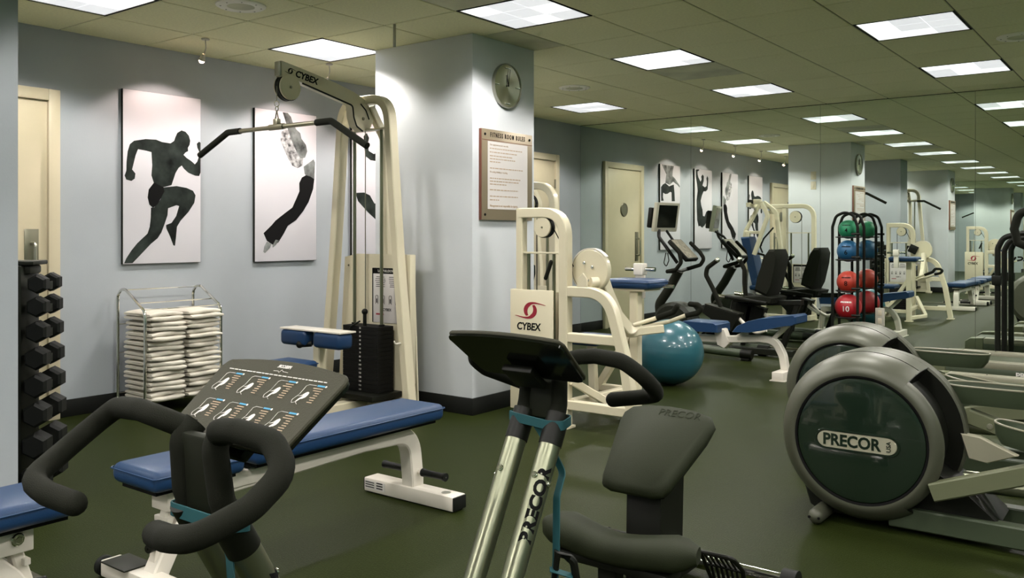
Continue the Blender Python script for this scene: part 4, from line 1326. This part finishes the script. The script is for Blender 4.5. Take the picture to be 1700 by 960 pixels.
# ------------------------------------------------------------------ stability ball
bc = Vector((2.65, 6.49, 0.266))
prof = []
N = 64
for k in range(N + 1):
    a = PI * k / N
    r = 0.268 * math.sin(a) * (1.015 if abs(math.cos(a)) < 0.8 else 1.0)
    g = 0.0014 * max(0, math.cos(a * 18)) ** 4 if 0.5 < a < 2.6 else 0
    prof.append((max(1e-4, r - g), -0.266 * math.cos(a)))
bl = thing('stability_ball', (bc.x, bc.y, 0), 'large glossy blue exercise ball on the floor beside the arm curl machine', 'exercise ball')
part('ball', MB().lathe(prof, bc, (0.05, 0.03, 1), 48), 'ball_blue', bl, ang=2)
part('valve', MB().disc(bc + ((CAM - bc).normalized() * 0.268 + Vector((0, 0, -0.10))).normalized() * 0.268, ((CAM - bc).normalized() * 0.268 + Vector((0, 0, -0.10))), 0.007, 0.004, 12, 0.001), 'ball_blue', bl)

# ------------------------------------------------------------------ chest press behind the column


def chest_press():
    y = 6.0
    t = thing('chest_press_machine', (1.45, 6.1, 0), 'cream chest press machine with tall blue back pad behind the column', 'gym machine')
    m = 'cream_metal'
    part('tower_frame', MB().rtube([(1.42, y, 0.02), (1.42, y, 1.62)], 0.06, 0.06, Y).rtube([(0.98, y, 1.635), (1.84, y, 1.635), (1.84, y, 0.02)], 0.06, 0.062, Y, 0.18, 8), m, t)
    part('cross_bar', MB().box((1.63, y, 1.25), (0.40, 0.03, 0.012)), m, t)
    pulley((1.58, y, 1.48), Y, 0.085, 0.05, t)
    part('cable', MB().cyl((1.665, y, 1.48), (1.665, y, 0.55), 0.004, n=6), 'brushed', t)
    for s in (-1, 1):
        part('guide_rod', MB().cyl((1.64 + s * 0.125, y + 0.01, 0.05), (1.64 + s * 0.125, y + 0.01, 1.25), 0.012, n=10), 'silver_tube', t)
    part('shroud', MB().box2((1.46, y - 0.06, 0.10), (1.80, y - 0.05, 0.80), 0.003), m, t)
    placard(y - 0.045, 1.53, 1.76, 0.53, 0.79, 1, '', t)
    weight_stack(1.48, 1.80, y - 0.045, y + 0.09, 0.06, 0.47, 12, 1, t, False)
    for x in (1.42, 1.84):
        part('foot_pad', MB().box((x, y, 0.01), (0.10, 0.10, 0.02), None, 0.003), m, t)
    part('pivot_head', MB().box(refl(1258, 335, 6.25), (0.10, 0.10, 0.07), None, 0.008).rtube([(1.0, 6.0, 1.635), (1.0, 6.34, 1.66)], 0.06, 0.06, Z), m, t)
    part('pivot_cap', MB().box(refl(1251, 335, 6.25) - X * 0.03, (0.05, 0.08, 0.06), None, 0.008), 'black_plastic', t)
    for s, yy in ((0, 6.22), (1, 6.48)):
        part('press_arm', MB().rtube([refl(1264, 336, yy), refl(1275, 358, yy), refl(1252, 423, yy)], 0.05, 0.055, Y, 0.08), m, t)
    part('side_arm', MB().rtube([refl(1262, 338, 6.1), refl(1238, 384, 6.1), refl(1236, 398, 6.1)], 0.05, 0.05, Y, 0.06), m, t)
    part('rear_arm', MB().rtube([refl(1268, 336, 6.3), refl(1289, 352, 6.3), refl(1297, 420, 6.3), refl(1298, 450, 6.3)], 0.05, 0.055, Y, 0.12), m, t)
    part('arm_crossbar', MB().rtube([refl(1237, 386, 6.2), refl(1264, 386, 6.2)], 0.045, 0.045, Y).rtube([refl(1274, 352, 6.3), refl(1290, 354, 6.3)], 0.04, 0.04, Y), m, t)
    part('gas_strut', MB().tube([refl(1284, 378, 6.4), refl(1268, 396, 6.4), refl(1262, 410, 6.4), refl(1266, 420, 6.4)], 0.012, 0.03, 8), 'black_plastic', t)
    part('grip', MB().tube([refl(1258, 421, 6.48), refl(1270, 424, 6.48), refl(1265, 442, 6.48)], 0.016, 0.03, 10), 'black_foam', t)
    a, b, c, d = refl(1235, 394, 6.2), refl(1249, 393, 6.2), refl(1268, 478, 6.2), refl(1256, 482, 6.2)
    part('back_pad', MB().prism([(p.x, p.z) for p in (a, b, c, d)], (0, 6.2, 0), X, Z, 0.26, 0.02), 'blue_vinyl', t)
    vinyl_pad((1.02, 6.05, 0.42), (1.38, 6.36, 0.49), 'seat', t)
    part('seat_post', MB().rtube([(1.18, 6.2, 0.42), (1.18, 6.2, 0.05)], 0.06, 0.06, Y), m, t)
    part('pad_post', MB().rtube([(0.86, 6.2, 0.03), (0.93, 6.2, 0.9), (0.95, 6.2, 1.25)], 0.06, 0.06, Y, 0.1), m, t)
    part('base_beam', MB().rtube([(0.84, 6.2, 0.05), (1.84, 6.2, 0.05)], 0.07, 0.06, Y).rtube([(1.84, 6.24, 0.05), (1.84, 5.96, 0.05)], 0.07, 0.06, Z), m, t)
    return t


chest_press()

# ------------------------------------------------------------------ recumbent machine with screen by the mirror


def recumbent():
    t = thing('recumbent_trainer', (2.1, 8.45, 0), 'black recumbent trainer with tilted television screen beside the mirror wall', 'exercise machine')
    yc = 8.56
    bp = 'black_plastic'
    # screen
    R = RZ(-0.24) @ RY(0.16)
    c = Vector((1.515, 8.63, 1.415))
    sc = part('screen_case', MB().box(c, (0.045, 0.37, 0.315), R, 0.006), 'screen_bezel', t)
    part('screen_glass', MB().box(c + R @ Vector((0.0235, 0, 0.010)), (0.004, 0.30, 0.245), R), 'screen', sc)
    part('screen_box', MB().box(c + R @ Vector((-0.085, -0.12, -0.02)), (0.05, 0.13, 0.22), RY(0.12), 0.012), bp, sc)
    part('screen_stalk', MB().tube([c + Vector((-0.03, -0.10, -0.14)), Vector((1.50, 8.5, 1.20)), Vector((1.62, 8.5, 1.05)), Vector((1.70, 8.54, 0.92))], 0.019, 0.06, 10).tube([c + Vector((0, 0.02, -0.15)), Vector((1.60, 8.58, 1.20)), Vector((1.66, 8.58, 1.12))], 0.014, 0.04, 8), bp, t)
    # console
    Rc = RY(-0.95)
    cc = Vector((1.735, 8.60, 1.055))
    co = part('console', MB().box(cc, (0.05, 0.27, 0.30), RY(-0.80), 0.012), bp, t)
    part('console_face', MB().box(cc + RY(-0.80) @ Vector((0.026, 0, 0)), (0.004, 0.24, 0.27), RY(-0.80)), 'console_face', co)
    part('cable', MB().tube([Vector((1.60, 8.47, 1.03)), Vector((1.58, 8.46, 0.92)), Vector((1.61, 8.46, 0.88)), Vector((1.64, 8.46, 0.95)), Vector((1.62, 8.47, 1.03))], 0.006, 0.03, 6), bp, co)
    for yy, pts in ((8.40, ((1113, 404), (1128, 420), (1131, 436), (1122, 448), (1107, 451))), (8.78, ((1147, 404), (1162, 419), (1169, 430), (1163, 440), (1140, 447)))):
        P = [on_y(u, v, yy) for u, v in pts]
        part('handlebar', MB().tube(P, 0.021, 0.05, 12).sphere(P[0], 0.021, 12, 8), 'black_foam', t)
    part('handlebar_bridge', MB().tube([on_y(1107, 451, 8.40), on_y(1128, 451, 8.58), on_y(1140, 447, 8.78)], 0.020, 0.04, 10), bp, t)
    part('post', MB().tube([on_y(1127, 450, yc), on_y(1112, 478, yc), on_y(1094, 505, yc), on_y(1098, 535, yc)], 0.05, 0.12, 14), 'charcoal', t)
    part('flywheel_housing', MB().lathe([(0.001, -0.14), (0.20, -0.13), (0.235, -0.09), (0.24, 0.0), (0.235, 0.09), (0.20, 0.13), (0.001, 0.14)], (1.68, yc, 0.27), Y, 36), 'charcoal', t)
    part('base_beam', MB().rtube([(1.40, yc, 0.05), (2.95, yc, 0.05)], 0.10, 0.06, Y), 'charcoal', t)
    part('front_foot', MB().cyl((1.45, yc - 0.26, 0.032), (1.45, yc + 0.26, 0.032), 0.03), 'charcoal', t)
    for yy in (8.16, 8.60):
        r = part('rear_rail', MB().cyl((1.85, yy, 0.095), (2.60, yy, 0.065), 0.042, n=16), 'tread_side', t)
        part('rail_cap', MB().cyl((2.57, yy, 0.066), (2.68, yy, 0.062), 0.046, n=16).box((2.62, yy, 0.012), (0.08, 0.08, 0.024), None, 0.004), bp, r)
    for yy, dx, poly in ((8.20, 0, ((1169, 518), (1174, 505), (1231, 522), (1226, 535), (1219, 550), (1205, 552), (1194, 540), (1190, 533))), (8.62, 0, ((1215, 512), (1218, 498), (1272, 514), (1266, 532), (1258, 540), (1240, 538), (1228, 525)))):
        P = [on_y(u, v, yy) for u, v in poly]
        ped = part('pedal_housing', MB().prism([(p.x, p.z) for p in P], (0, yy, 0), X, Z, 0.13, 0.012), bp, t)
        top = [on_y(u, v, yy) for u, v in poly[1:3]]
        part('pedal_tread', MB().rtube([top[0] + Z * 0.004, top[1] + Z * 0.004], 0.12, 0.010, Y), 'charcoal', ped)
    part('moving_handle', MB().tube([on_y(u, v, 8.20) for u, v in ((1197, 510), (1183, 478), (1172, 457), (1174, 445), (1190, 433))], 0.023, 0.06, 12), 'black_foam', t)
    part('moving_handle', MB().tube([on_y(u, v, 8.62) for u, v in ((1239, 503), (1236, 470), (1236, 448), (1228, 432))], 0.023, 0.05, 12), 'black_foam', t)
    part('handle_cap', MB().sphere(on_y(1191, 432, 8.20), 0.026, 12, 8), 'chrome', t)
    part('handle_cap', MB().sphere(on_y(1228, 431, 8.60), 0.030, 12, 8), 'chrome', t)
    part('link_rod', MB().tube([on_y(u, v, 8.20) for u, v in ((1226, 528), (1240, 543), (1256, 553), (1272, 548))], 0.019, 0.08, 10), 'white_metal', t)
    part('link_rod', MB().tube([on_y(u, v, 8.62) for u, v in ((1265, 518), (1276, 528), (1290, 536))], 0.019, 0.08, 10), 'white_metal', t)
    # seat
    P = [on_y(u, v, 8.60) for u, v in ((1262, 482), (1266, 462), (1279, 424), (1286, 414), (1296, 414), (1300, 424), (1298, 442), (1290, 478), (1283, 492))]
    part('seat_back', MB().prism([(p.x, p.z) for p in P], (0, 8.60, 0), X, Z, 0.36, 0.03), 'black_foam', t)
    part('seat_base', MB().prism([(2.36, 0.545), (2.78, 0.545), (2.80, 0.60), (2.70, 0.615), (2.45, 0.600), (2.37, 0.585)], (0, 8.60, 0), X, Z, 0.40, 0.02), 'black_foam', t)
    part('seat_frame', MB().rtube([(2.42, 8.60, 0.10), (2.50, 8.60, 0.53), (3.02, 8.60, 0.555)], 0.09, 0.05, Y, 0.08).rtube([(2.98, 8.60, 0.54), (2.82, 8.60, 0.10)], 0.07, 0.05, Y), bp, t)
    for yy in (8.36, 8.84):
        h = part('seat_handle', MB().tube([(2.25, yy, 0.60), (2.45, yy, 0.585), (2.75, yy, 0.55)], 0.019, 0.05, 10), bp, t)
        part('handle_tip', MB().cyl((2.22, yy, 0.603), (2.32, yy, 0.595), 0.021, n=12), 'chrome', h)
    return t


recumbent()

# ------------------------------------------------------------------ incline bench by the ball


def incline_bench():
    t = thing('incline_bench', (2.9, 7.35, 0), 'blue padded incline bench on white curved frame between ball and mirror', 'bench')
    yf, yb = 7.20, 7.50
    W = 'white_metal'

    def pad(nm, poly):
        P = [on_y(u, v, yf) for u, v in poly]
        part(nm, MB().prism([(p.x, p.z) for p in P], (0, (yf + yb) / 2, 0), X, Z, yb - yf, 0.014), 'blue_vinyl', t)
    pad('seat', ((1128, 536), (1135, 533), (1186, 537), (1190, 540), (1190, 553), (1130, 550)))
    pad('back_pad', ((1214, 552), (1222, 542), (1240, 534), (1262, 529), (1300, 526), (1317, 524), (1321, 527), (1321, 538), (1316, 541), (1296, 543), (1262, 550), (1240, 553)))
    ym = (yf + yb) / 2
    f = lambda u, v: on_y(u, v, ym)
    part('main_beam', MB().rtube([f(1140, 560), f(1215, 563), f(1262, 562), f(1288, 566), f(1300, 590), f(1304, 614)], 0.07, 0.06, Y, 0.16, 8), W, t)
    P = [on_y(u, v, ym) for u, v in ((1186, 541), (1205, 546), (1214, 570), (1206, 578), (1194, 572))]
    part('gusset', MB().prism([(p.x, p.z) for p in P], (0, ym, 0), X, Z, 0.09, 0.008), W, t)
    part('pad_strut', MB().rtube([f(1225, 560), f(1240, 552)], 0.05, 0.04, Y).rtube([f(1285, 562), f(1308, 540)], 0.045, 0.035, Y), W, t)
    e = f(1304, 618)
    part('floor_bar', MB().box2((e.x - 0.05, 7.16, 0.006), (e.x + 0.05, 7.56, 0.075), 0.006), W, t)
    part('foot_plate', MB().box2((e.x - 0.065, 7.15, 0.0), (e.x + 0.065, 7.57, 0.007)), W, t)
    q = f(1140, 560)
    part('front_leg', MB().rtube([(q.x + 0.02, ym, q.z), (q.x - 0.02, ym, 0.03)], 0.06, 0.06, Y).box((q.x - 0.02, ym, 0.02), (0.08, 0.42, 0.04), None, 0.006), W, t)
    return t


incline_bench()

# ------------------------------------------------------------------ medicine balls
t = thing('medicine_ball_rack', (3.355, 8.95, 0), 'tall black tubular medicine ball rack in front of the mirror wall', 'rack')
for y in (8.84, 9.06):
    part('arch', MB().tube([(3.235, y, 0.0), (3.235, y, 1.30), (3.27, y, 1.41), (3.355, y, 1.445), (3.44, y, 1.41), (3.475, y, 1.30), (3.475, y, 0.0)], 0.0145, 0.07, 10), bp if False else 'black_plastic', t)
BALLS = [('green', 'med_green', 1.276, 0.094, '4', 'print_black'), ('blue', 'med_blue', 1.061, 0.108, '6', 'print_black'), ('orange', 'med_orange', 0.755, 0.110, '8', 'print_black'), ('red', 'med_red', 0.508, 0.127, '10', 'print_white')]
for nm, mt, z, r, num, pc in BALLS:
    zz = z - r * 0.82
    sh = part('cradle', MB().tube([(3.275, 8.86, zz), (3.435, 8.86, zz), (3.475, 8.95, zz), (3.435, 9.05, zz), (3.275, 9.05, zz), (3.235, 8.95, zz)], 0.007, 0.0, 8, True), 'black_plastic', t)
    part('side_peg', MB().cyl((3.42, 8.835, zz + 0.03), (3.50, 8.835, zz + 0.03), 0.012, n=8), 'black_plastic', sh)
    c = Vector((3.355, 8.95, z))
    b = thing('medicine_ball', c - Z * r, '%s medicine ball with number %s on the black rack' % (nm, num), 'medicine ball', 'medicine balls on the black rack')
    part('ball', MB().sphere(c, r, 36, 20), mt, b)
    v = (CAM - c)
    v.z = 0
    v.normalize()
    v = (v + Vector((-0.20, -0.15, 0.0))).normalized()

    def wrap(mb, c, r, v, el):
        s = Z.cross(v)
        out = []
        for (x, y, zz) in mb.v:
            a, e = x / r, y / r + el
            d = (v * math.cos(a) + s * math.sin(a)) * math.cos(e) + Z * math.sin(e)
            out.append(c + d * (r + 0.0040 + zz))
        w = MB()
        w.add(out, mb.f)
        return w
    part('number', wrap(text_mb(num, r * 0.58, (0, 0, 0), X, Y, 0.0006, bold=0.0006), c, r, v, -0.12), pc, b)
    strip = MB()
    x = -0.42 * r
    while x < 0.42 * r:
        q = random.uniform(0.06, 0.12) * r
        strip.add([(x, -0.06 * r, 0), (x + q, -0.06 * r, 0), (x + q, 0.06 * r, 0), (x, 0.06 * r, 0)], [(0, 1, 2, 3)])
        x += q + 0.035 * r
    part('maker_print', wrap(strip, c, r, v, 0.42), pc, b)

# ------------------------------------------------------------------ rear drive ellipticals


def tray(mb, c, lx, ly, h, tilt):
    """shallow foot tray: walled superellipse with a floor"""
    R = RY(tilt)
    n = 36
    rings = []
    for (k, z) in ((0.82, -h), (0.94, -h * 0.6), (1.0, 0.0), (0.955, 0.0), (0.90, -h * 0.55), (0.85, -h * 0.62)):
        ring = []
        for i in range(n):
            a = 2 * PI * i / n
            ring.append(V3(c) + R @ Vector((lx * k * math.copysign(abs(math.cos(a)) ** 0.6, math.cos(a)), ly * k * math.copysign(abs(math.sin(a)) ** 0.75, math.sin(a)), z)))
        rings.append(ring)
    vs = [p for r in rings for p in r]
    fs = []
    for j in range(len(rings) - 1):
        for i in range(n):
            q = (i + 1) % n
            fs.append((j * n + i, j * n + q, (j + 1) * n + q, (j + 1) * n + i))
    fs.append(tuple(range(n - 1, -1, -1)))
    fs.append(tuple((len(rings) - 1) * n + i for i in range(n)))
    return mb.add(vs, fs)


def elliptical(cx, yf, label):
    cz = 0.372
    t = thing('elliptical_trainer', (cx, yf + 0.22, 0), label, 'elliptical', 'rear drive elliptical trainers')
    o = Vector((cx, yf, cz))
    full = [(0.258, 0.004), (0.272, -0.002), (0.286, 0.0), (0.303, 0.012), (0.326, 0.036), (0.343, 0.070), (0.352, 0.105), (0.354, 0.128)]
    cut = [(0.258, 0.004), (0.272, -0.002), (0.286, 0.0), (0.300, 0.010), (0.313, 0.024), (0.316, 0.036), (0.308, 0.048), (0.280, 0.055), (0.20, 0.055)]
    part('near_shell', MB().lathe(full, o, Y, 64, -3.75, 0.62).lathe(cut, o, Y, 30, 0.62, 2 * PI - 3.75), 'shell_grey', t)
    for a in (0.62, 2 * PI - 3.75):
        d = Z * math.cos(a) + X * math.sin(a)
        part('slot_wall', MB().prism([(0.24, 0.03), (0.314, 0.03), (0.345, 0.075), (0.352, 0.128), (0.352, 0.272), (0.24, 0.272)], o, d, Y, 0.004), 'black_plastic', t)
    fp = part('face_panel', MB().lathe([(0.0005, -0.004), (0.235, -0.002), (0.254, 0.003), (0.258, 0.012)], o, Y, 64), 'shell_panel', t)
    part('panel_groove', MB().lathe([(0.2575, 0.0005), (0.266, -0.0015), (0.267, -0.0005), (0.2575, 0.004)], o, Y, 64), 'print_black', t)
    part('slot_wall', MB().lathe([(0.05, 0.270), (0.345, 0.270), (0.345, 0.272)], o, Y, 60), 'black_plastic', t)
    part('far_shell', MB().lathe([(0.345, 0.272), (0.355, 0.276), (0.354, 0.33), (0.346, 0.38), (0.325, 0.42), (0.29, 0.448), (0.0005, 0.455)], o, Y, 72), 'shell_grey', t)
    part('shell_bridge', MB().lathe([(0.330, 0.126), (0.3542, 0.126), (0.3565, 0.200), (0.3545, 0.278), (0.330, 0.278), (0.330, 0.126)], o, Y, 60, -3.75, 0.62), 'shell_grey', t)
    part('bridge_seam', MB().lathe([(0.3535, 0.125), (0.3555, 0.1255), (0.3555, 0.1275), (0.3535, 0.128)], o, Y, 60, -3.75, 0.60), 'print_black', t)
    part('flywheel', MB().lathe([(0.0005, 0.060), (0.285, 0.060), (0.285, 0.268), (0.0005, 0.268)], o, Y, 48), 'black_plastic', t)
    # badge with lettering
    st = []
    for k in range(13):
        a = -PI / 2 + PI * k / 12
        st.append((0.128 + 0.039 * math.cos(a), 0.039 * math.sin(a)))
    for k in range(13):
        a = PI / 2 + PI * k / 12
        st.append((-0.128 + 0.039 * math.cos(a), 0.039 * math.sin(a)))
    bo = Vector((cx - 0.01, yf - 0.0045, cz - 0.008))
    bd = part('badge', MB().prism([(a * 0.95, b * 0.86) for a, b in st], bo, X, Z, 0.010, 0.002), 'badge', t)
    rim = [bo + X * a + Z * b - Y * 0.001 for a, b in st]
    part('badge_rim', MB().tube(rim, 0.0042, 0, 6, True), 'shell_panel', bd)
    part('badge_lettering', text_mb('PRECOR', 0.066, bo + Vector((-0.020, -0.0056, -0.001)), X, Z, 0.0012, bold=0.0022, xs=0.93), 'shell_panel', bd)
    part('badge_lettering', text_mb('USA', 0.024, bo + Vector((0.128, -0.0056, 0.0)), Z, -X, 0.0012, bold=0.0004), 'shell_panel', bd)
    # cowl, stabiliser, base
    part('cowl', MB().prism([(cx - 0.315, 0.30), (cx - 0.235, 0.045), (cx - 0.20, 0.025), (cx + 0.44, 0.025), (cx + 0.50, 0.10), (cx + 0.36, 0.22), (cx + 0.2, 0.30)], (0, yf + 0.228, 0), X, Z, 0.26, 0.01), 'black_plastic', t)
    sb = part('rear_foot', MB().capsule((cx - 0.17, yf - 0.015, 0.034), (cx - 0.17, yf + 0.47, 0.034), 0.034), 'shell_grey', t)
    for s, y in ((-1, yf - 0.048), (1, yf + 0.503)):
        part('foot_screw', MB().disc((cx - 0.19, y, 0.034), Y, 0.006, 0.006, 8, 0.001).disc((cx - 0.15, y, 0.034), Y, 0.006, 0.006, 8, 0.001), 'print_black', sb)
    part('base_beam', MB().rtube([(cx + 0.1, yf + 0.10, 0.065), (cx + 1.75, yf + 0.10, 0.065)], 0.07, 0.085, Y).rtube([(cx + 0.1, yf + 0.36, 0.065), (cx + 1.75, yf + 0.36, 0.065)], 0.07, 0.085, Y), 'tread_side', t)
    part('guide_rail', MB().cyl((cx + 0.34, yf + 0.17, 0.215), (cx + 1.45, yf + 0.17, 0.255), 0.026, n=14).cyl((cx + 0.34, yf + 0.30, 0.215), (cx + 1.45, yf + 0.30, 0.255), 0.026, n=14), 'silver_tube', t)
    # near pedal arm (low) and far pedal arm (high)
    def pedal(c, lx, ly, tilt):
        p = part('pedal', tray(MB(), c, lx, ly, 0.075, tilt), 'tread_side', t)
        rim = []
        for i in range(36):
            a = 2 * PI * i / 36
            rim.append(V3(c) + RY(tilt) @ Vector((lx * 0.98 * math.copysign(abs(math.cos(a)) ** 0.6, math.cos(a)), ly * 0.98 * math.copysign(abs(math.sin(a)) ** 0.75, math.sin(a)), 0.001)))
        part('pedal_rim', MB().tube(rim, 0.0045, 0, 6, True), 'tread_rail', p)
    na = part('pedal_arm', MB().rtube([(cx + 0.275, yf + 0.02, 0.205), (cx + 0.62, yf + 0.02, 0.335), (cx + 1.3, yf + 0.03, 0.42)], 0.055, 0.072, Y, 0.05), 'tread_grey', t)
    pedal((cx + 0.675, yf + 0.045, 0.482), 0.19, 0.075, 0.15)
    fa = part('pedal_arm', MB().rtube([(cx + 0.345, yf + 0.36, 0.46), (cx + 0.62, yf + 0.36, 0.375), (cx + 1.3, yf + 0.36, 0.42)], 0.06, 0.062, Y, 0.05), 'tread_grey', t)
    bolt((cx + 0.43, yf + 0.326, 0.43), -Y, 0.012, fa, 'steel_grey')
    pedal((cx + 0.44, yf + 0.40, 0.585), 0.20, 0.080, 0.0)
    part('crank_cover', MB().prism([(cx + 0.33, 0.40), (cx + 0.40, 0.395), (cx + 0.54, 0.335), (cx + 0.43, 0.290), (cx + 0.36, 0.300)], (0, yf + 0.285, 0), X, Z, 0.05, 0.01), 'badge', t)
    # front mast outside the frame
    part('mast', MB().tube([(cx + 1.70, yf + 0.23, 0.06), (cx + 1.72, yf + 0.23, 0.9), (cx + 1.62, yf + 0.23, 1.30)], 0.045, 0.2, 14), 'charcoal', t)
    part('console', MB().box((cx + 1.60, yf + 0.23, 1.36), (0.06, 0.36, 0.26), RY(-0.5), 0.02), 'charcoal', t)
    for s in (-1, 1):
        part('handlebar', MB().tube([(cx + 1.65, yf + 0.23, 1.18), (cx + 1.62, yf + 0.23 + s * 0.25, 1.18), (cx + 1.40, yf + 0.23 + s * 0.27, 1.20)], 0.019, 0.08, 10), 'black_foam', t)
    return t


elliptical(4.897, 3.75, 'silver and dark green elliptical with its whole round lettered drive housing showing')
elliptical(4.515, 4.86, 'silver and dark green elliptical partly hidden behind the other one, nearer the ball')

# ------------------------------------------------------------------ treadmills


def treadmill(x0, yc, wd, label, loops):
    t = thing('treadmill', (x0 + 0.9, yc, 0), label, 'treadmill', 'treadmills by the mirror wall')
    L = 1.95
    h = 0.165
    part('deck', MB().box2((x0 + 0.06, yc - wd / 2 + 0.05, 0.06), (x0 + L, yc + wd / 2 - 0.05, h - 0.02), 0.01), 'black_plastic', t)
    part('belt', MB().box2((x0 + 0.02, yc - wd / 2 + 0.12, 0.10), (x0 + L - 0.1, yc + wd / 2 - 0.12, h), 0.02, 3), 'tread_belt', t)
    for s in (-1, 1):
        y = yc + s * (wd / 2 - 0.055)
        rl = part('side_rail', MB().box2((x0 + 0.16, y - 0.055, h - 0.03), (x0 + L, y + 0.055, h + 0.030), 0.012), 'tread_rail', t)
        part('side_skirt', MB().box2((x0 + 0.10, y + s * 0.022 - 0.03, 0.055), (x0 + L, y + s * 0.022 + 0.03, h - 0.02), 0.008), 'tread_side', rl)
        part('rear_cap', MB().prism([(x0 - 0.01, 0.07), (x0 + 0.162, 0.06), (x0 + 0.162, h + 0.032), (x0 + 0.04, h + 0.025), (x0 - 0.005, h - 0.01)], (0, y, 0), X, Z, 0.118, 0.01), 'tread_grey', rl)
        for xx in (x0 + 0.42, x0 + 1.0):
            part('rail_screw', MB().disc((xx, y, h + 0.031), Z, 0.006, 0.003, 8, 0.0005), 'print_black', rl)
        u = X if s < 0 else -X
        part('skirt_lettering', text_mb('PRECOR', 0.06, (x0 + 0.78, y + s * 0.0535, 0.10), u, Z, 0.001, bold=0.002), 'print_white', rl)
        for xx in (x0 + 0.12, x0 + 1.8):
            part('foot', MB().cyl((xx, y, 0.0), (xx, y, 0.07), 0.03, n=14), 'black_rubber', t)
    part('motor_cover', MB().box2((x0 + 1.50, yc - wd / 2, 0.05), (x0 + 2.05, yc + wd / 2, 0.29), 0.06, 4), 'tread_grey', t)
    part('rear_roller', MB().cyl((x0 + 0.06, yc - wd / 2 + 0.11, h - 0.055), (x0 + 0.06, yc + wd / 2 - 0.11, h - 0.055), 0.045, n=18), 'black_plastic', t)
    for s in (-1, 1):
        y = yc + s * (wd / 2 - 0.03)
        part('upright', MB().rtube([(x0 + 1.62, y, 0.10), (x0 + 1.50, y, 1.12)], 0.05, 0.09, Y), 'charcoal', t)
        if loops:
            part('handrail_loop', MB().tube([(5.10, y, 1.26), (5.125, y, 1.36), (5.25, y, 1.405), (5.5, y, 1.36), (5.95, y, 1.25), (5.95, y, 1.15), (5.5, y, 1.13), (5.24, y, 1.115), (5.12, y, 1.17)], 0.027, 0.06, 12, True), 'black_foam', t)
        else:
            part('handrail', MB().tube([(x0 + 1.05, y, 1.02), (x0 + 1.50, y, 1.08)], 0.022, 0.03, 10), 'black_foam', t)
    part('console', MB().box((x0 + 1.56, yc, 1.24), (0.08, wd - 0.12, 0.36), RY(-0.4), 0.03), 'charcoal', t)
    return t


treadmill(4.26, 8.38, 0.80, 'grey treadmill next to the mirror wall and black handrail frame', False)
treadmill(4.42, 6.90, 0.76, 'grey treadmill with looped black handrails behind the ellipticals', True)

# black handrail frame by the mirror
t = thing('handrail_frame', (4.70, 9.0, 0), 'black tubular handrail frame with two posts against the mirror wall', 'handrail')
part('rail', MB().tube([(4.675, 8.875, 0.0), (4.675, 8.875, 1.10), (4.72, 8.875, 1.20), (4.86, 8.875, 1.235), (5.6, 8.875, 1.235), (5.6, 8.875, 0.0)], 0.0245, 0.10, 14), 'black_plastic', t)
part('rail', MB().tube([(4.70, 9.075, 0.0), (4.70, 9.075, 1.08), (4.74, 9.075, 1.17), (4.86, 9.075, 1.20), (5.6, 9.075, 1.20), (5.6, 9.075, 0.0)], 0.0235, 0.10, 14), 'black_plastic', t)
part('clamp', MB().box((4.668, 8.875, 0.815), (0.075, 0.075, 0.085), None, 0.008), 'black_plastic', t)
part('tie_bar', MB().cyl((5.3, 8.875, 1.23), (5.3, 9.075, 1.20), 0.016, n=10).cyl((5.6, 8.875, 0.4), (5.6, 9.075, 0.4), 0.016, n=10), 'black_plastic', t)
